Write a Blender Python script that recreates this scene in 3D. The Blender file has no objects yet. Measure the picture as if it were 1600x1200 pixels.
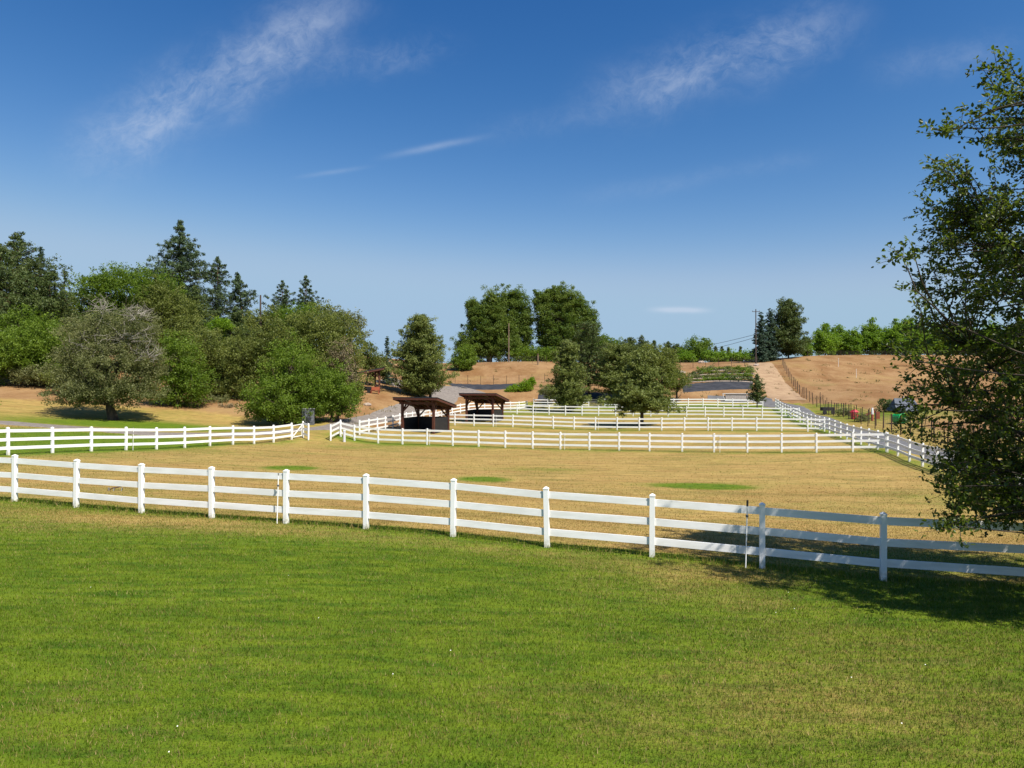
import bpy, bmesh, math, random
import numpy as np
from mathutils import Vector, Matrix
rnd = random.Random(7); NR = np.random.RandomState(11)
scene = bpy.context.scene; C = scene.collection
PI = math.pi
# ------------------------------------------------------------------ camera, sky, sun, exposure
CZ = 5.0; F = 1066.667
cam = bpy.data.cameras.new('camera'); cam.lens = 24; cam.sensor_width = 36; cam.clip_end = 6000; cam.clip_start = .1
co = bpy.data.objects.new('camera', cam); C.objects.link(co)
co.location = (0, 0, CZ); co.rotation_euler = (math.radians(90), 0, 0); scene.camera = co
EXPO = .62; SUN_EL = math.radians(52); tosun = Vector((.68, -.73, 0)).normalized() * math.cos(SUN_EL) + Vector((0, 0, math.sin(SUN_EL)))
sl = bpy.data.lights.new('sun', 'SUN'); sl.energy = 4.9; sl.angle = math.radians(.53); sl.color = (1, .95, .86)
so = bpy.data.objects.new('sun', sl); C.objects.link(so); so.rotation_euler = tosun.to_track_quat('Z', 'Y').to_euler()
scene.view_settings.view_transform = 'Standard'; scene.view_settings.look = 'None'
scene.view_settings.exposure = EXPO; scene.view_settings.gamma = 1
scene.render.engine = 'CYCLES'
world = bpy.data.worlds.new('World'); scene.world = world; world.use_nodes = True


class NT:
    """tiny node-expression helper"""
    def __init__(s, nt): s.nt = nt; nt.nodes.clear()
    def n(s, typ, ins=None, **kw):
        nd = s.nt.nodes.new(typ)
        for k, v in kw.items(): setattr(nd, k, v)
        for k, v in (ins or {}).items():
            i = nd.inputs[k]
            if isinstance(v, bpy.types.NodeSocket): s.nt.links.new(v, i)
            else: i.default_value = v
        return nd
    def m(s, op, a, b=0., c=0., clamp=False):
        nd = s.n('ShaderNodeMath', {0: a, 1: b, 2: c}, operation=op); nd.use_clamp = clamp; return nd.outputs[0]
    def mix(s, f, a, b, bt='MIX'):
        nd = s.nt.nodes.new('ShaderNodeMix'); nd.data_type = 'RGBA'; nd.blend_type = bt
        for i, v in ((0, f), (6, a), (7, b)):
            if isinstance(v, bpy.types.NodeSocket): s.nt.links.new(v, nd.inputs[i])
            else: nd.inputs[i].default_value = (tuple(v) + (1,))[:4] if i else v
        return nd.outputs[2]
    def noise(s, vec, scale, detail=3, rough=.55, dim='3D'):
        nd = s.n('ShaderNodeTexNoise', {'Scale': scale, 'Detail': detail, 'Roughness': rough}, noise_dimensions=dim)
        if vec is not None: s.nt.links.new(vec, nd.inputs['Vector'])
        return nd.outputs[0]
    def ss(s, x, lo, hi, a=0., b=1.):
        nd = s.n('ShaderNodeMapRange', {0: x, 1: lo, 2: hi, 3: a, 4: b}, interpolation_type='SMOOTHSTEP'); return nd.outputs[0]
    def mapping(s, vec, scale=(1, 1, 1), rot=(0, 0, 0)):
        return s.n('ShaderNodeMapping', {'Vector': vec, 'Scale': scale, 'Rotation': rot}).outputs[0]


t = NT(world.node_tree)
sky = t.n('ShaderNodeTexSky', sky_type='NISHITA')
sky.sun_disc = False; sky.sun_elevation = SUN_EL; sky.sun_rotation = math.atan2(tosun.x, tosun.y)
sky.altitude = 300; sky.air_density = 1.15; sky.dust_density = .35; sky.ozone_density = 3.2
tc = t.n('ShaderNodeTexCoord'); sp = t.n('ShaderNodeSeparateXYZ', {0: tc.outputs['Generated']})
sx, sy, sz = sp.outputs
ysafe = t.m('MAXIMUM', sy, .05)
u = t.m('DIVIDE', sx, ysafe); v = t.m('DIVIDE', sz, ysafe)
uv = t.n('ShaderNodeCombineXYZ', {0: u, 1: v}).outputs[0]


def streak(x0, y0, x1, y1, w, amp, nscale=(3, 14), thr=(.42, .75), taper=.12, fine=1.0):
    """soft wisp of cirrus between two sky directions (tangents of azimuth and height)"""
    x0, x1 = (x0 - 800) / F, (x1 - 800) / F; y0, y1 = (600 - y0) / F, (600 - y1) / F; w = w / F
    L = math.hypot(x1 - x0, y1 - y0); dx, dy = (x1 - x0) / L, (y1 - y0) / L
    a = t.m('ADD', t.m('MULTIPLY', t.m('SUBTRACT', u, x0), dx), t.m('MULTIPLY', t.m('SUBTRACT', v, y0), dy))
    b = t.m('ADD', t.m('MULTIPLY', t.m('SUBTRACT', u, x0), -dy), t.m('MULTIPLY', t.m('SUBTRACT', v, y0), dx))
    ab = t.n('ShaderNodeCombineXYZ', {0: a, 1: b}).outputs[0]
    wob = t.m('MULTIPLY', t.m('SUBTRACT', t.noise(ab, 9, 3), .5), w * 1.6)
    bb = t.m('ADD', b, wob)
    g = t.m('POWER', 2.718, t.m('MULTIPLY', t.m('MULTIPLY', bb, bb), -1 / (w * w)))
    al = t.m('MULTIPLY', t.ss(a, 0, taper), t.ss(a, L, L - taper))
    wv = t.noise(ab, 6, 4, .6); ab2 = t.n('ShaderNodeCombineXYZ', {0: t.m('ADD', a, t.m('MULTIPLY', wv, .10)), 1: t.m('ADD', b, t.m('MULTIPLY', t.noise(uv, 8, 4, .6), .09))}).outputs[0]
    n1 = t.noise(t.mapping(ab2, (nscale[0], nscale[1] * .6, 1), (0, 0, .35)), 1.6, 9, .66)
    n2 = t.noise(t.mapping(ab2, (26, 34, 1), (0, 0, .9)), 1.3, 9, .72)
    nn = t.m('ADD', t.m('MULTIPLY', n1, .6), t.m('MULTIPLY', n2, .4 * fine))
    return t.m('MULTIPLY', t.m('MULTIPLY', t.m('MULTIPLY', g, al), t.ss(nn, thr[0], thr[1])), amp)


parts = [streak(60, 285, 620, -35, 46, 1.15, thr=(.3, .74), taper=.2), streak(420, 120, 760, 60, 26, .4, thr=(.38, .75)),
         streak(860, 185, 1400, 5, 40, .9, thr=(.32, .74), taper=.2), streak(700, 225, 1080, 135, 20, .2, thr=(.35, .75)),
         streak(440, 281, 600, 257, 3.5, .55, thr=(.1, .6)), streak(570, 252, 790, 206, 5, .55, thr=(.1, .6)),
         streak(1320, 125, 1640, 55, 24, .3, thr=(.3, .7)), streak(1000, 484, 1125, 485, 4.0, 1.3, thr=(.0, .3), taper=.05),
         streak(850, 320, 1330, 235, 14, .16, thr=(.3, .7))]
cl = parts[0]
for p_ in parts[1:]: cl = t.m('ADD', cl, p_)
cl = t.m('MULTIPLY', cl, t.m('GREATER_THAN', sy, .06)); cl = t.m('MINIMUM', cl, 1.05)
# clear dry summer air: deepen the blue overhead, keep the pale band near the horizon
sr = t.n('ShaderNodeSeparateColor', {0: sky.outputs[0]}).outputs; ch = []
for c_, gm, am, mx_ in ((sr[0], 2.4, 8.6, .37), (sr[1], 1.5, 1.98, .535), (sr[2], 1.08, 1.42, .72)):
    q_ = t.m('MULTIPLY', t.m('POWER', t.m('MULTIPLY', c_, .091), gm), am)
    ch.append(t.m('DIVIDE', t.m('SMOOTH_MIN', q_, mx_, .2), .085 * 2 ** EXPO))
hs = t.n('ShaderNodeCombineColor', {0: ch[0], 1: ch[1], 2: ch[2]}).outputs[0]
K_ = 1 / (.085 * 2 ** EXPO)
skyc = t.mix(t.m('MULTIPLY', cl, .52), hs, (.62 * K_, .70 * K_, .84 * K_))
bg = t.n('ShaderNodeBackground', {'Color': skyc, 'Strength': .085})
o = t.n('ShaderNodeOutputWorld', {'Surface': bg.outputs[0]})

# ------------------------------------------------------------------ helpers


def W(px, py, Y): return ((px - 800) / F * Y, Y, CZ - (py - 600) / F * Y)
def XY(px, Y): return ((px - 800) / F * Y, Y)


def tag(o, label=None, cat=None, group=None, kind=None):
    if label: o['label'] = label
    if cat: o['category'] = cat
    if group: o['group'] = group
    if kind: o['kind'] = kind
    return o


def empty(name, loc, label, cat, group=None, rz=0):
    o = bpy.data.objects.new(name, None); C.objects.link(o); o.location = loc; o.rotation_euler = (0, 0, rz)
    o.empty_display_size = .3
    return tag(o, label, cat, group)


def link(name, me, mat=None, parent=None, smooth=False):
    if mat is not None and len(me.materials) == 0: me.materials.append(mat)
    if smooth:
        me.polygons.foreach_set('use_smooth', [True] * len(me.polygons))
    o = bpy.data.objects.new(name, me); C.objects.link(o)
    if parent: o.parent = parent
    return o


def npmesh(name, verts, faces, attrs=None):
    """verts (N,3); faces (M,k)"""
    me = bpy.data.meshes.new(name); verts = np.asarray(verts, np.float32); faces = np.asarray(faces, np.int32)
    M, k = faces.shape
    me.vertices.add(len(verts)); me.vertices.foreach_set('co', verts.ravel())
    me.loops.add(M * k); me.loops.foreach_set('vertex_index', faces.ravel())
    me.polygons.add(M); me.polygons.foreach_set('loop_start', np.arange(0, M * k, k, dtype=np.int32))
    me.polygons.foreach_set('loop_total', np.full(M, k, np.int32))
    for an, av in (attrs or {}).items():
        av = np.asarray(av, np.float32)
        if av.ndim == 1:
            a = me.attributes.new(an, 'FLOAT', 'POINT'); a.data.foreach_set('value', av)
        else:
            a = me.attributes.new(an, 'FLOAT_COLOR', 'POINT'); a.data.foreach_set('color', av.ravel())
    me.update(calc_edges=True)
    return me


class MB:
    def __init__(s): s.v = []; s.f = []
    def box(s, c, size, M=None, taper=1.0):
        x, y, z = [d / 2 for d in size]; n = len(s.v)
        for sz_, k in ((-1, 1), (1, taper)):
            for a, b in ((-1, -1), (1, -1), (1, 1), (-1, 1)):
                p = Vector((a * x * k, b * y * k, sz_ * z))
                if M: p = M @ p
                s.v.append(tuple(p + Vector(c)))
        s.f += [(n, n + 3, n + 2, n + 1), (n + 4, n + 5, n + 6, n + 7)] + [(n + i, n + (i + 1) % 4, n + 4 + (i + 1) % 4, n + 4 + i) for i in range(4)]
        return s
    def bar(s, a, b, w, h):
        """box bar from a to b, width w (horizontal), height h"""
        a, b = Vector(a), Vector(b); d = (b - a); L = d.length; d.normalize()
        up = Vector((0, 0, 1)) if abs(d.z) < .95 else Vector((0, 1, 0))
        sd = d.cross(up).normalized(); up = sd.cross(d)
        n = len(s.v)
        for p in (a, b):
            for i, j in ((-1, -1), (1, -1), (1, 1), (-1, 1)): s.v.append(tuple(p + sd * i * w / 2 + up * j * h / 2))
        s.f += [(n, n + 1, n + 2, n + 3), (n + 7, n + 6, n + 5, n + 4)] + [(n + i, n + 4 + i, n + 4 + (i + 1) % 4, n + (i + 1) % 4) for i in range(4)]
        return s
    def tube(s, pts, rad, k=8, cap=True):
        pts = [Vector(p) for p in pts]
        if not hasattr(rad, '__len__'): rad = [rad] * len(pts)
        n0 = len(s.v); ref = None
        for i, p in enumerate(pts):
            d = (pts[min(i + 1, len(pts) - 1)] - pts[max(i - 1, 0)]).normalized()
            if ref is None: ref = Vector((1, 0, 0)) if abs(d.x) < .8 else Vector((0, 1, 0))
            a = (ref - d * ref.dot(d)).normalized(); ref = a; b = d.cross(a)
            for j in range(k):
                th = 2 * PI * j / k; s.v.append(tuple(p + (a * math.cos(th) + b * math.sin(th)) * rad[i]))
        for i in range(len(pts) - 1):
            for j in range(k):
                q = n0 + i * k; s.f.append((q + j, q + (j + 1) % k, q + k + (j + 1) % k, q + k + j))
        if cap:
            s.f.append(tuple(n0 + j for j in range(k))[::-1]); s.f.append(tuple(n0 + (len(pts) - 1) * k + j for j in range(k)))
        return s
    def poly(s, pts): n = len(s.v); s.v += [tuple(p) for p in pts]; s.f.append(tuple(range(n, n + len(pts)))); return s
    def build(s, name, mat, parent=None, smooth=False):
        me = bpy.data.meshes.new(name); me.from_pydata(s.v, [], s.f); me.update()
        return link(name, me, mat, parent, smooth)


def mat(name, col, rough=.7, col2=None, scale=4, bump=0, bscale=40, spec=.3, metal=0, stretch=(1, 1, 1), amt=1):
    m_ = bpy.data.materials.new(name); m_.use_nodes = True; q = NT(m_.node_tree)
    tc = q.n('ShaderNodeTexCoord').outputs['Object']; tc = q.mapping(tc, stretch)
    c = col
    if col2 is not None:
        n = q.noise(tc, scale, 5, .6); c = q.mix(q.m('MULTIPLY', q.ss(n, .35, .65), amt), col, col2)
    b = q.n('ShaderNodeBsdfPrincipled', {'Roughness': rough, 'Specular IOR Level': spec, 'Metallic': metal})
    if isinstance(c, bpy.types.NodeSocket): q.nt.links.new(c, b.inputs['Base Color'])
    else: b.inputs['Base Color'].default_value = (*col, 1)
    if bump:
        bn = q.n('ShaderNodeBump', {'Strength': bump, 'Distance': .02, 'Height': q.noise(tc, bscale, 4)})
        q.nt.links.new(bn.outputs[0], b.inputs['Normal'])
    q.n('ShaderNodeOutputMaterial', {'Surface': b.outputs[0]}); return m_


def leafmat(name, ca, cb, trans=.42, rough=.55, spec=.25):
    m_ = bpy.data.materials.new(name); m_.use_nodes = True; q = NT(m_.node_tree)
    at = q.n('ShaderNodeAttribute', attribute_name='tint').outputs['Fac']
    c = q.mix(at, ca, cb)
    b = q.n('ShaderNodeBsdfPrincipled', {'Base Color': c, 'Roughness': rough, 'Specular IOR Level': spec})
    tcol = q.mix(.5, c, (min(1, cb[0] * 1.5), min(1, cb[1] * 1.7), cb[2] * .8))
    tr = q.n('ShaderNodeBsdfTranslucent', {'Color': tcol})
    mx = q.n('ShaderNodeMixShader', {0: trans, 1: b.outputs[0], 2: tr.outputs[0]})
    q.n('ShaderNodeOutputMaterial', {'Surface': mx.outputs[0]}); return m_


def rot_quads(cen, nrm, L, Wd, rs, fold=0, tipw=1.0):
    """rhombic leaves: centre, normal, length, width"""
    N = len(cen); nrm = nrm / (np.linalg.norm(nrm, axis=1)[:, None] + 1e-9); r = rs.normal(size=(N, 3)); t1 = np.cross(nrm, r); t1 /= np.linalg.norm(t1, axis=1)[:, None] + 1e-9; t2 = np.cross(nrm, t1)
    L = np.broadcast_to(L, N)[:, None]; Wd = np.broadcast_to(Wd, N)[:, None]
    v = np.stack([cen - t1 * L / 2, cen + t2 * Wd / 2 - t1 * L * .06, cen + t1 * L / 2, cen - t2 * Wd / 2 - t1 * L * .06], 1); return v.reshape(-1, 3)


M = {}
M['vinyl'] = mat('white_vinyl', (.87, .86, .845), .42, (.76, .75, .72), 2.2, spec=.4, stretch=(.5, .5, 3))
mp = bpy.data.materials.new('vinyl_post'); mp.use_nodes = True; q = NT(mp.node_tree)
oc = q.n('ShaderNodeTexCoord').outputs['Object']; oz = q.n('ShaderNodeSeparateXYZ', {0: oc}).outputs[2]; wc = q.n('ShaderNodeNewGeometry').outputs['Position']
dn = q.m('MULTIPLY', q.ss(oz, .32, .0), q.ss(q.noise(wc, 9, 5, .7), .35, .62)); cc_ = q.mix(q.m('MULTIPLY', dn, .8), (.87, .86, .84), (.42, .38, .24))
b_ = q.n('ShaderNodeBsdfPrincipled', {'Base Color': cc_, 'Roughness': .4}); q.n('ShaderNodeOutputMaterial', {'Surface': b_.outputs[0]}); M['post'] = mp
M['wood'] = mat('stained_timber', (.10, .034, .021), .6, (.062, .022, .015), 5, .3, 30, stretch=(3, 3, .6))
M['black'] = mat('black_rubber_board', (.014, .014, .016), .65, (.024, .023, .024), 3)
M['roofmetal'] = mat('dark_roof', (.035, .035, .04), .5, (.05, .05, .055), 4)
M['bark'] = mat('bark', (.075, .055, .04), .9, (.035, .026, .02), 3, .8, 14, stretch=(1, 1, .35))
M['barkred'] = mat('pine_bark', (.12, .06, .035), .9, (.05, .03, .022), 3, .8, 10, stretch=(1, 1, .35))
M['deadtwig'] = mat('dead_twigs', (.31, .28, .24), .9, (.21, .185, .16), 3)
M['steelpost'] = mat('rusty_post', (.045, .03, .024), .8, (.08, .045, .03), 2)
M['wire'] = mat('fence_wire', (.16, .13, .11), .6, metal=.4)
M['pole'] = mat('pole_wood', (.24, .17, .11), .85, (.16, .11, .08), 2, stretch=(4, 4, .4))
M['poledark'] = mat('pole_wood_dark', (.09, .065, .055), .85, (.06, .045, .04), 2, stretch=(4, 4, .4))
M['cable'] = mat('cable', (.03, .03, .03), .5)
M['fabric'] = mat('landscape_fabric', (.024, .025, .030), .8, (.045, .045, .050), .7, .3, 6)
M['gravel'] = mat('gravel', (.24, .205, .175), .95, (.165, .14, .12), 2.2, .9, 25)
M['asphalt'] = mat('asphalt', (.15, .145, .145), .9, (.11, .108, .11), .8, .4, 40)
M['dirt'] = mat('dirt', (.37, .25, .145), .95, (.29, .185, .105), .6, .8, 8)
M['greywood'] = mat('weathered_wood', (.34, .30, .28), .9, (.22, .19, .18), 3, stretch=(6, 6, 1))
M['paleplastic'] = mat('pale_plastic', (.55, .55, .58), .5)
M['grey'] = mat('grey_paint', (.14, .15, .165), .7, (.08, .085, .095), 3)
M['red'] = mat('red_plastic', (.55, .03, .05), .4); M['green'] = mat('green_plastic', (.01, .32, .08), .4)
M['blue'] = mat('blue_grey_cloth', (.12, .135, .165), .9, (.085, .095, .12), 2); M['orange'] = mat('orange_plastic', (.36, .10, .05), .6)
M['metal'] = mat('galvanised_metal', (.3, .29, .27), .5, metal=.6); M['rock'] = mat('boulder', (.42, .34, .27), .9, (.3, .24, .2), 3, .6, 6)
M['rust'] = mat('rusty_metal', (.09, .05, .035), .7)

# ------------------------------------------------------------------ fence lines (measured plan positions)


def on_line(px, p0, p1):
    (x0, y0), (x1, y1) = p0, p1; k = (px - 800) / F; dx, dy = x1 - x0, y1 - y0
    s = (k * y0 - x0) / (dx - k * dy); return (x0 + s * dx, y0 + s * dy)


NEAR = [on_line(p, (-15.5, 21.3), (7.9, 14.5)) for p in (-72, 23, 119, 221, 331, 447, 572, 708, 855, 1019, 1191, 1380)]
d_ = (NEAR[-1][0] - NEAR[-2][0], NEAR[-1][1] - NEAR[-2][1])
d_ = (d_[0] * 1.13, d_[1] * 1.13); NEAR += [(NEAR[-1][0] + d_[0] * k, NEAR[-1][1] + d_[1] * k) for k in (1, 2, 3)]
NEARB = [None, 783, 793, 802, 809, 818, 826, 838, 856, 869.5, 888, 908]
ROW2 = [on_line(p, (-14.5, 62.9), (24.9, 49.9)) for p in (532.5, 554, 591, 629, 667.5, 707.5, 748, 789.5, 832.5, 875.8, 921, 967.5, 1015, 1066, 1116, 1168, 1221.5, 1276, 1332.8, 1385)]
ROW3 = [on_line(p, (-6.8, 82.1), (30.2, 69.9)) for p in (658, 684, 710.8, 740.7, 770.9, 801.5, 833, 864.7, 897.3, 930.6, 964.4, 999, 1034, 1069.8, 1106.6, 1144, 1182.5, 1221.6, 1262.3, 1296)]
ROW4 = [on_line(p, (.8, 101.3), (35.6, 90.1)) for p in (785, 808, 833, 858, 883.6, 909.5, 935.4, 962, 989.4, 1017, 1044, 1073, 1102, 1131.2, 1160.9, 1191.2, 1221.8, 1249)]
ROW5A = [on_line(p, (3.85, 120.5), (42.4, 115.3)) for p in (834, 856, 878, 899, 920)]
ROW5B = [on_line(p, (3.85, 120.5), (42.4, 115.3)) for p in (945, 967, 988.5, 1010, 1031.5, 1053, 1075.6, 1098.6, 1121.6, 1145, 1168.4, 1192)]
LEFT = [on_line(p, (-26.3, 35.7), (-19, 59)) for p in (-70, 12.7, 82, 142.7, 197, 244.5, 288.7, 328, 364, 397, 427.5, 455.8)]


def resample(pts, step):
    out = [pts[0]]; acc = 0
    for (x0, y0), (x1, y1) in zip(pts, pts[1:]):
        L = math.hypot(x1 - x0, y1 - y0); d = step - acc
        while d <= L: out.append((x0 + (x1 - x0) * d / L, y0 + (y1 - y0) * d / L)); d += step
        acc = L - (d - step)
    return out


SIDEL = resample([XY(562, 66), XY(611, 75), XY(663, 88), XY(708, 100), XY(755, 108), XY(795, 114), XY(822, 118), XY(833, 120.4)], 2.44)
sdir = (.2385, .971)
SIDER = [(25.2 + sdir[0] * s, 41.9 + sdir[1] * s) for s in np.arange(-5 * 2.44, 66, 2.44)]
DEER = [(32.2 + sdir[0] * s + (0 if s < 75 else (s - 75) * .04), 43.3 + sdir[1] * s) for s in np.arange(-6, 116, 3.0)]

# ------------------------------------------------------------------ terrain
ctl = []
def cp(px, py, Y): ctl.append(W(px, py, Y))
def cr(X, Y, zr): ctl.append((X, Y, CZ + zr))
for (X, Y), b in zip(NEAR, NEARB):
    if b: cr(X, Y, -(b - 600) * Y / F)
cr(-22, 23.5, -3.7); cr(16, 12, -4.05); cr(26, 9, -4.1); cr(40, 5, -4.2); cr(-45, 28, -3.3)
for X in (-30, -12, 0, 12, 30): cr(X, -6, -3.2); cr(X, 4, -3.42 - .004 * X)
for (X, Y), b in zip(LEFT[1:], (711, 708, 705, 703.5, 702, 700, 697, 694.5, 694, 691.5, 687)): cr(X, Y, -(b - 600) * Y / F)
for i, b in ((1, 689), (4, 695), (8, 701), (11, 704), (13, 706), (16, 707.3), (18, 706.5)): X, Y = ROW2[i]; cr(X, Y, -(b - 600) * Y / F)
for i, b in ((1, 663.5), (4, 666.3), (6, 668.5), (9, 672), (13, 672.8), (18, 674.5)): X, Y = ROW3[i]; cr(X, Y, -(b - 600) * Y / F)
for i, b in ((1, 647), (7, 650), (12, 651.5), (16, 653.5)): X, Y = ROW4[i]; cr(X, Y, -(b - 600) * Y / F)
for X, Y in (ROW5A[0], ROW5A[3], ROW5B[4], ROW5B[-1]): cr(X, Y, -(636 - 600) * Y / F)
for px, py, Y in ((562, 680, 66), (611, 670, 75), (708, 648, 100), (790, 642, 112)): cp(px, py, Y)
for px, py, Y in ((1442, 720.5, 44.5), (1405, 710.8, 47), (1300, 676, 69), (1218, 637.3, 105)): cp(px, py, Y)
for px, py, Y in ((1445, 689, 60), (1347, 665, 80), (1290, 648, 100), (1250, 622, 121), (1228, 597, 138), (1212, 571, 154)): cp(px, py, Y)
cr(30, 25, -4.6); cr(38, 40, -5.0); cr(60, 45, -4.9); cr(90, 50, -4.0); cr(45, 20, -4.4)
# right hill
for px in (1270, 1350, 1440, 1550, 1700): cp(px, 557 - (px - 1270) * .012, 168)
for px, py, Y in ((1330, 615, 118), (1300, 588, 142), (1420, 640, 92), (1440, 610, 122), (1500, 640, 95), (1560, 600, 130), (1400, 580, 148), (1650, 640, 92), (1650, 600, 125)): cp(px, py, Y)
# dirt path and garden slope behind the last row
for px, py, Y in ((1215, 622, 118), (1200, 597, 138), (1190, 575, 153), (1130, 612, 127), (1130, 600, 133), (1130, 580, 146), (1120, 571, 158), (960, 612, 130), (900, 590, 148), (1060, 584, 150), (1060, 614, 127)): cp(px, py, Y)
for px, py, Y in ((840, 614, 128), (780, 605, 136), (780, 597, 146), (780, 567.5, 168), (860, 568, 168), (700, 572, 168), (700, 598, 140), (1000, 569, 170), (1100, 567, 170), (1180, 566, 168)): cp(px, py, Y)
for px, Y in ((700, 210), (800, 210), (900, 210), (1000, 210), (1150, 210), (1300, 215), (1500, 215)): cr((px - 800) / F * Y, Y, 5.2 if px < 1200 else 7.0)
# plateau with pavilion, gravel lane on the left of the paddocks
for px, py, Y in ((585, 614, 103), (625, 619, 104), (650, 619, 108), (690, 615, 122), (600, 655, 86), (560, 655, 80), (560, 625, 94), (640, 640, 97), (500, 673, 64), (500, 655, 78), (700, 630, 112)): cp(px, py, Y)
# left: lane, bank, hill
for px, py, Y in ((0, 660, 62), (100, 668, 58), (240, 681, 55), (350, 679, 60), (440, 675, 64), (178, 656, 70), (60, 640, 74), (60, 604, 90), (0, 600, 90), (270, 634, 82), (350, 640, 82), (420, 662, 76), (300, 620, 92), (380, 610, 100), (480, 620, 98), (100, 560, 120), (300, 565, 125), (450, 575, 125), (560, 585, 125), (-150, 600, 85), (-150, 650, 62)): cp(px, py, Y)
cr(-120, 130, 8); cr(-100, 180, 12); cr(-50, 180, 8); cr(-120, 60, 0); cr(-60, 35, -2.5); cr(-80, 10, -2.5); cr(-20, 210, 6)
ctl = np.array(ctl); P2 = ctl[:, :2] / 50.


def U(r2): return np.where(r2 > 1e-12, r2 * np.log(np.maximum(r2, 1e-12)), 0.)


n = len(ctl); K = U(((P2[:, None] - P2[None]) ** 2).sum(-1)) + np.eye(n) * 2e-3
Pm = np.c_[np.ones(n), P2]; A = np.zeros((n + 3, n + 3)); A[:n, :n] = K; A[:n, n:] = Pm; A[n:, :n] = Pm.T
sol = np.linalg.solve(A, np.r_[ctl[:, 2], 0, 0, 0])


def tps(X, Y):
    X = np.atleast_1d(np.asarray(X, float)); Y = np.atleast_1d(np.asarray(Y, float)); out = np.empty(len(X))
    for i in range(0, len(X), 20000):
        q = np.c_[X[i:i + 20000], Y[i:i + 20000]] / 50.
        out[i:i + 20000] = U(((q[:, None] - P2[None]) ** 2).sum(-1)) @ sol[:n] + sol[n] + q @ sol[n + 1:]
    # far away the fitted surface settles to a plateau
    d = np.sqrt((X / 1.15) ** 2 + (Y - 80) ** 2); w = np.clip((d - 110) / 90, 0, 1); w = w * w * (3 - 2 * w)
    far = CZ + 3.5 + 2.5 * np.tanh((Y - 50) / 60.) - 6 * np.clip(-Y / 60, 0, 1)
    return out * (1 - w) + far * w


gy = np.concatenate([np.linspace(-900, -30, 14), np.arange(-28, 0, 2.), np.arange(0, 24, .3), np.arange(24, 70, .55), np.arange(70, 180, 1.1), np.geomspace(181, 3500, 40)])
uu = np.linspace(-1, 1, 420); gx = 2500 * np.sinh(uu * 6) / np.sinh(6)
gx = np.sort(np.concatenate([gx[np.abs(gx) > 70], np.linspace(-70, 70, 230)]))
GX, GY = np.meshgrid(gx, gy); GZ = tps(GX.ravel(), GY.ravel()).reshape(GX.shape)
rough = (np.sin(GX * .9 + 1.3 * np.sin(GY * .31)) * np.sin(GY * .7 + np.sin(GX * .43)) * .05)
GZ = GZ + rough * np.clip((GY - 125) / 30, .15, 1) * np.where(GY < 125, .3, 1)


def H(X, Y):
    """height of the ground sheet (bilinear on its own grid)"""
    sc = np.isscalar(X); X = np.atleast_1d(np.asarray(X, float)); Y = np.atleast_1d(np.asarray(Y, float))
    i = np.clip(np.searchsorted(gx, X) - 1, 0, len(gx) - 2); j = np.clip(np.searchsorted(gy, Y) - 1, 0, len(gy) - 2)
    a = (X - gx[i]) / (gx[i + 1] - gx[i]); b = (Y - gy[j]) / (gy[j + 1] - gy[j])
    z = GZ[j, i] * (1 - a) * (1 - b) + GZ[j, i + 1] * a * (1 - b) + GZ[j + 1, i] * (1 - a) * b + GZ[j + 1, i + 1] * a * b
    return float(z[0]) if sc else z


nearx = np.array([p[0] for p in NEAR]); neary = np.array([p[1] for p in NEAR])
def yf(X): return np.interp(X, nearx, neary) + np.where(X < nearx[0], (nearx[0] - X) * .29, 0) - np.where(X > nearx[-1], (X - nearx[-1]) * .29, 0)
_h = np.random.RandomState(3).rand(64, 64)


def vn(X, Y, s):
    x = X * s; y = Y * s; xi = np.floor(x).astype(int); yi = np.floor(y).astype(int); a = x - xi; b = y - yi
    a = a * a * (3 - 2 * a); b = b * b * (3 - 2 * b); g = lambda i, j: _h[i % 64, j % 64]
    return g(xi, yi) * (1 - a) * (1 - b) + g(xi + 1, yi) * a * (1 - b) + g(xi, yi + 1) * (1 - a) * b + g(xi + 1, yi + 1) * a * b


def seg(X, Y, a, b):
    ax, ay = a; bx, by = b; dx, dy = bx - ax, by - ay; tt = np.clip(((X - ax) * dx + (Y - ay) * dy) / (dx * dx + dy * dy), 0, 1)
    return np.hypot(X - ax - tt * dx, Y - ay - tt * dy)


def sm(x, a, b): q = np.clip((x - a) / (b - a), 0, 1); return q * q * (3 - 2 * q)
def bl(X, Y, px, Y0, rx, ry, k=1): return np.exp(-(((X - (px - 800) / F * Y0) / rx) ** 2 + ((Y - Y0) / ry) ** 2) ** k)


def G(px, py):
    Ys = np.linspace(6, 220, 4000); z = H((px - 800) / F * Ys, Ys); pp = 600 + (CZ - z) * F / Ys; i = int(np.argmax(pp < py)); return Ys[i]


YS = [G(455, 731), G(757, 749), G(1102, 760), G(860, 735)]; print('spots', YS)


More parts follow.
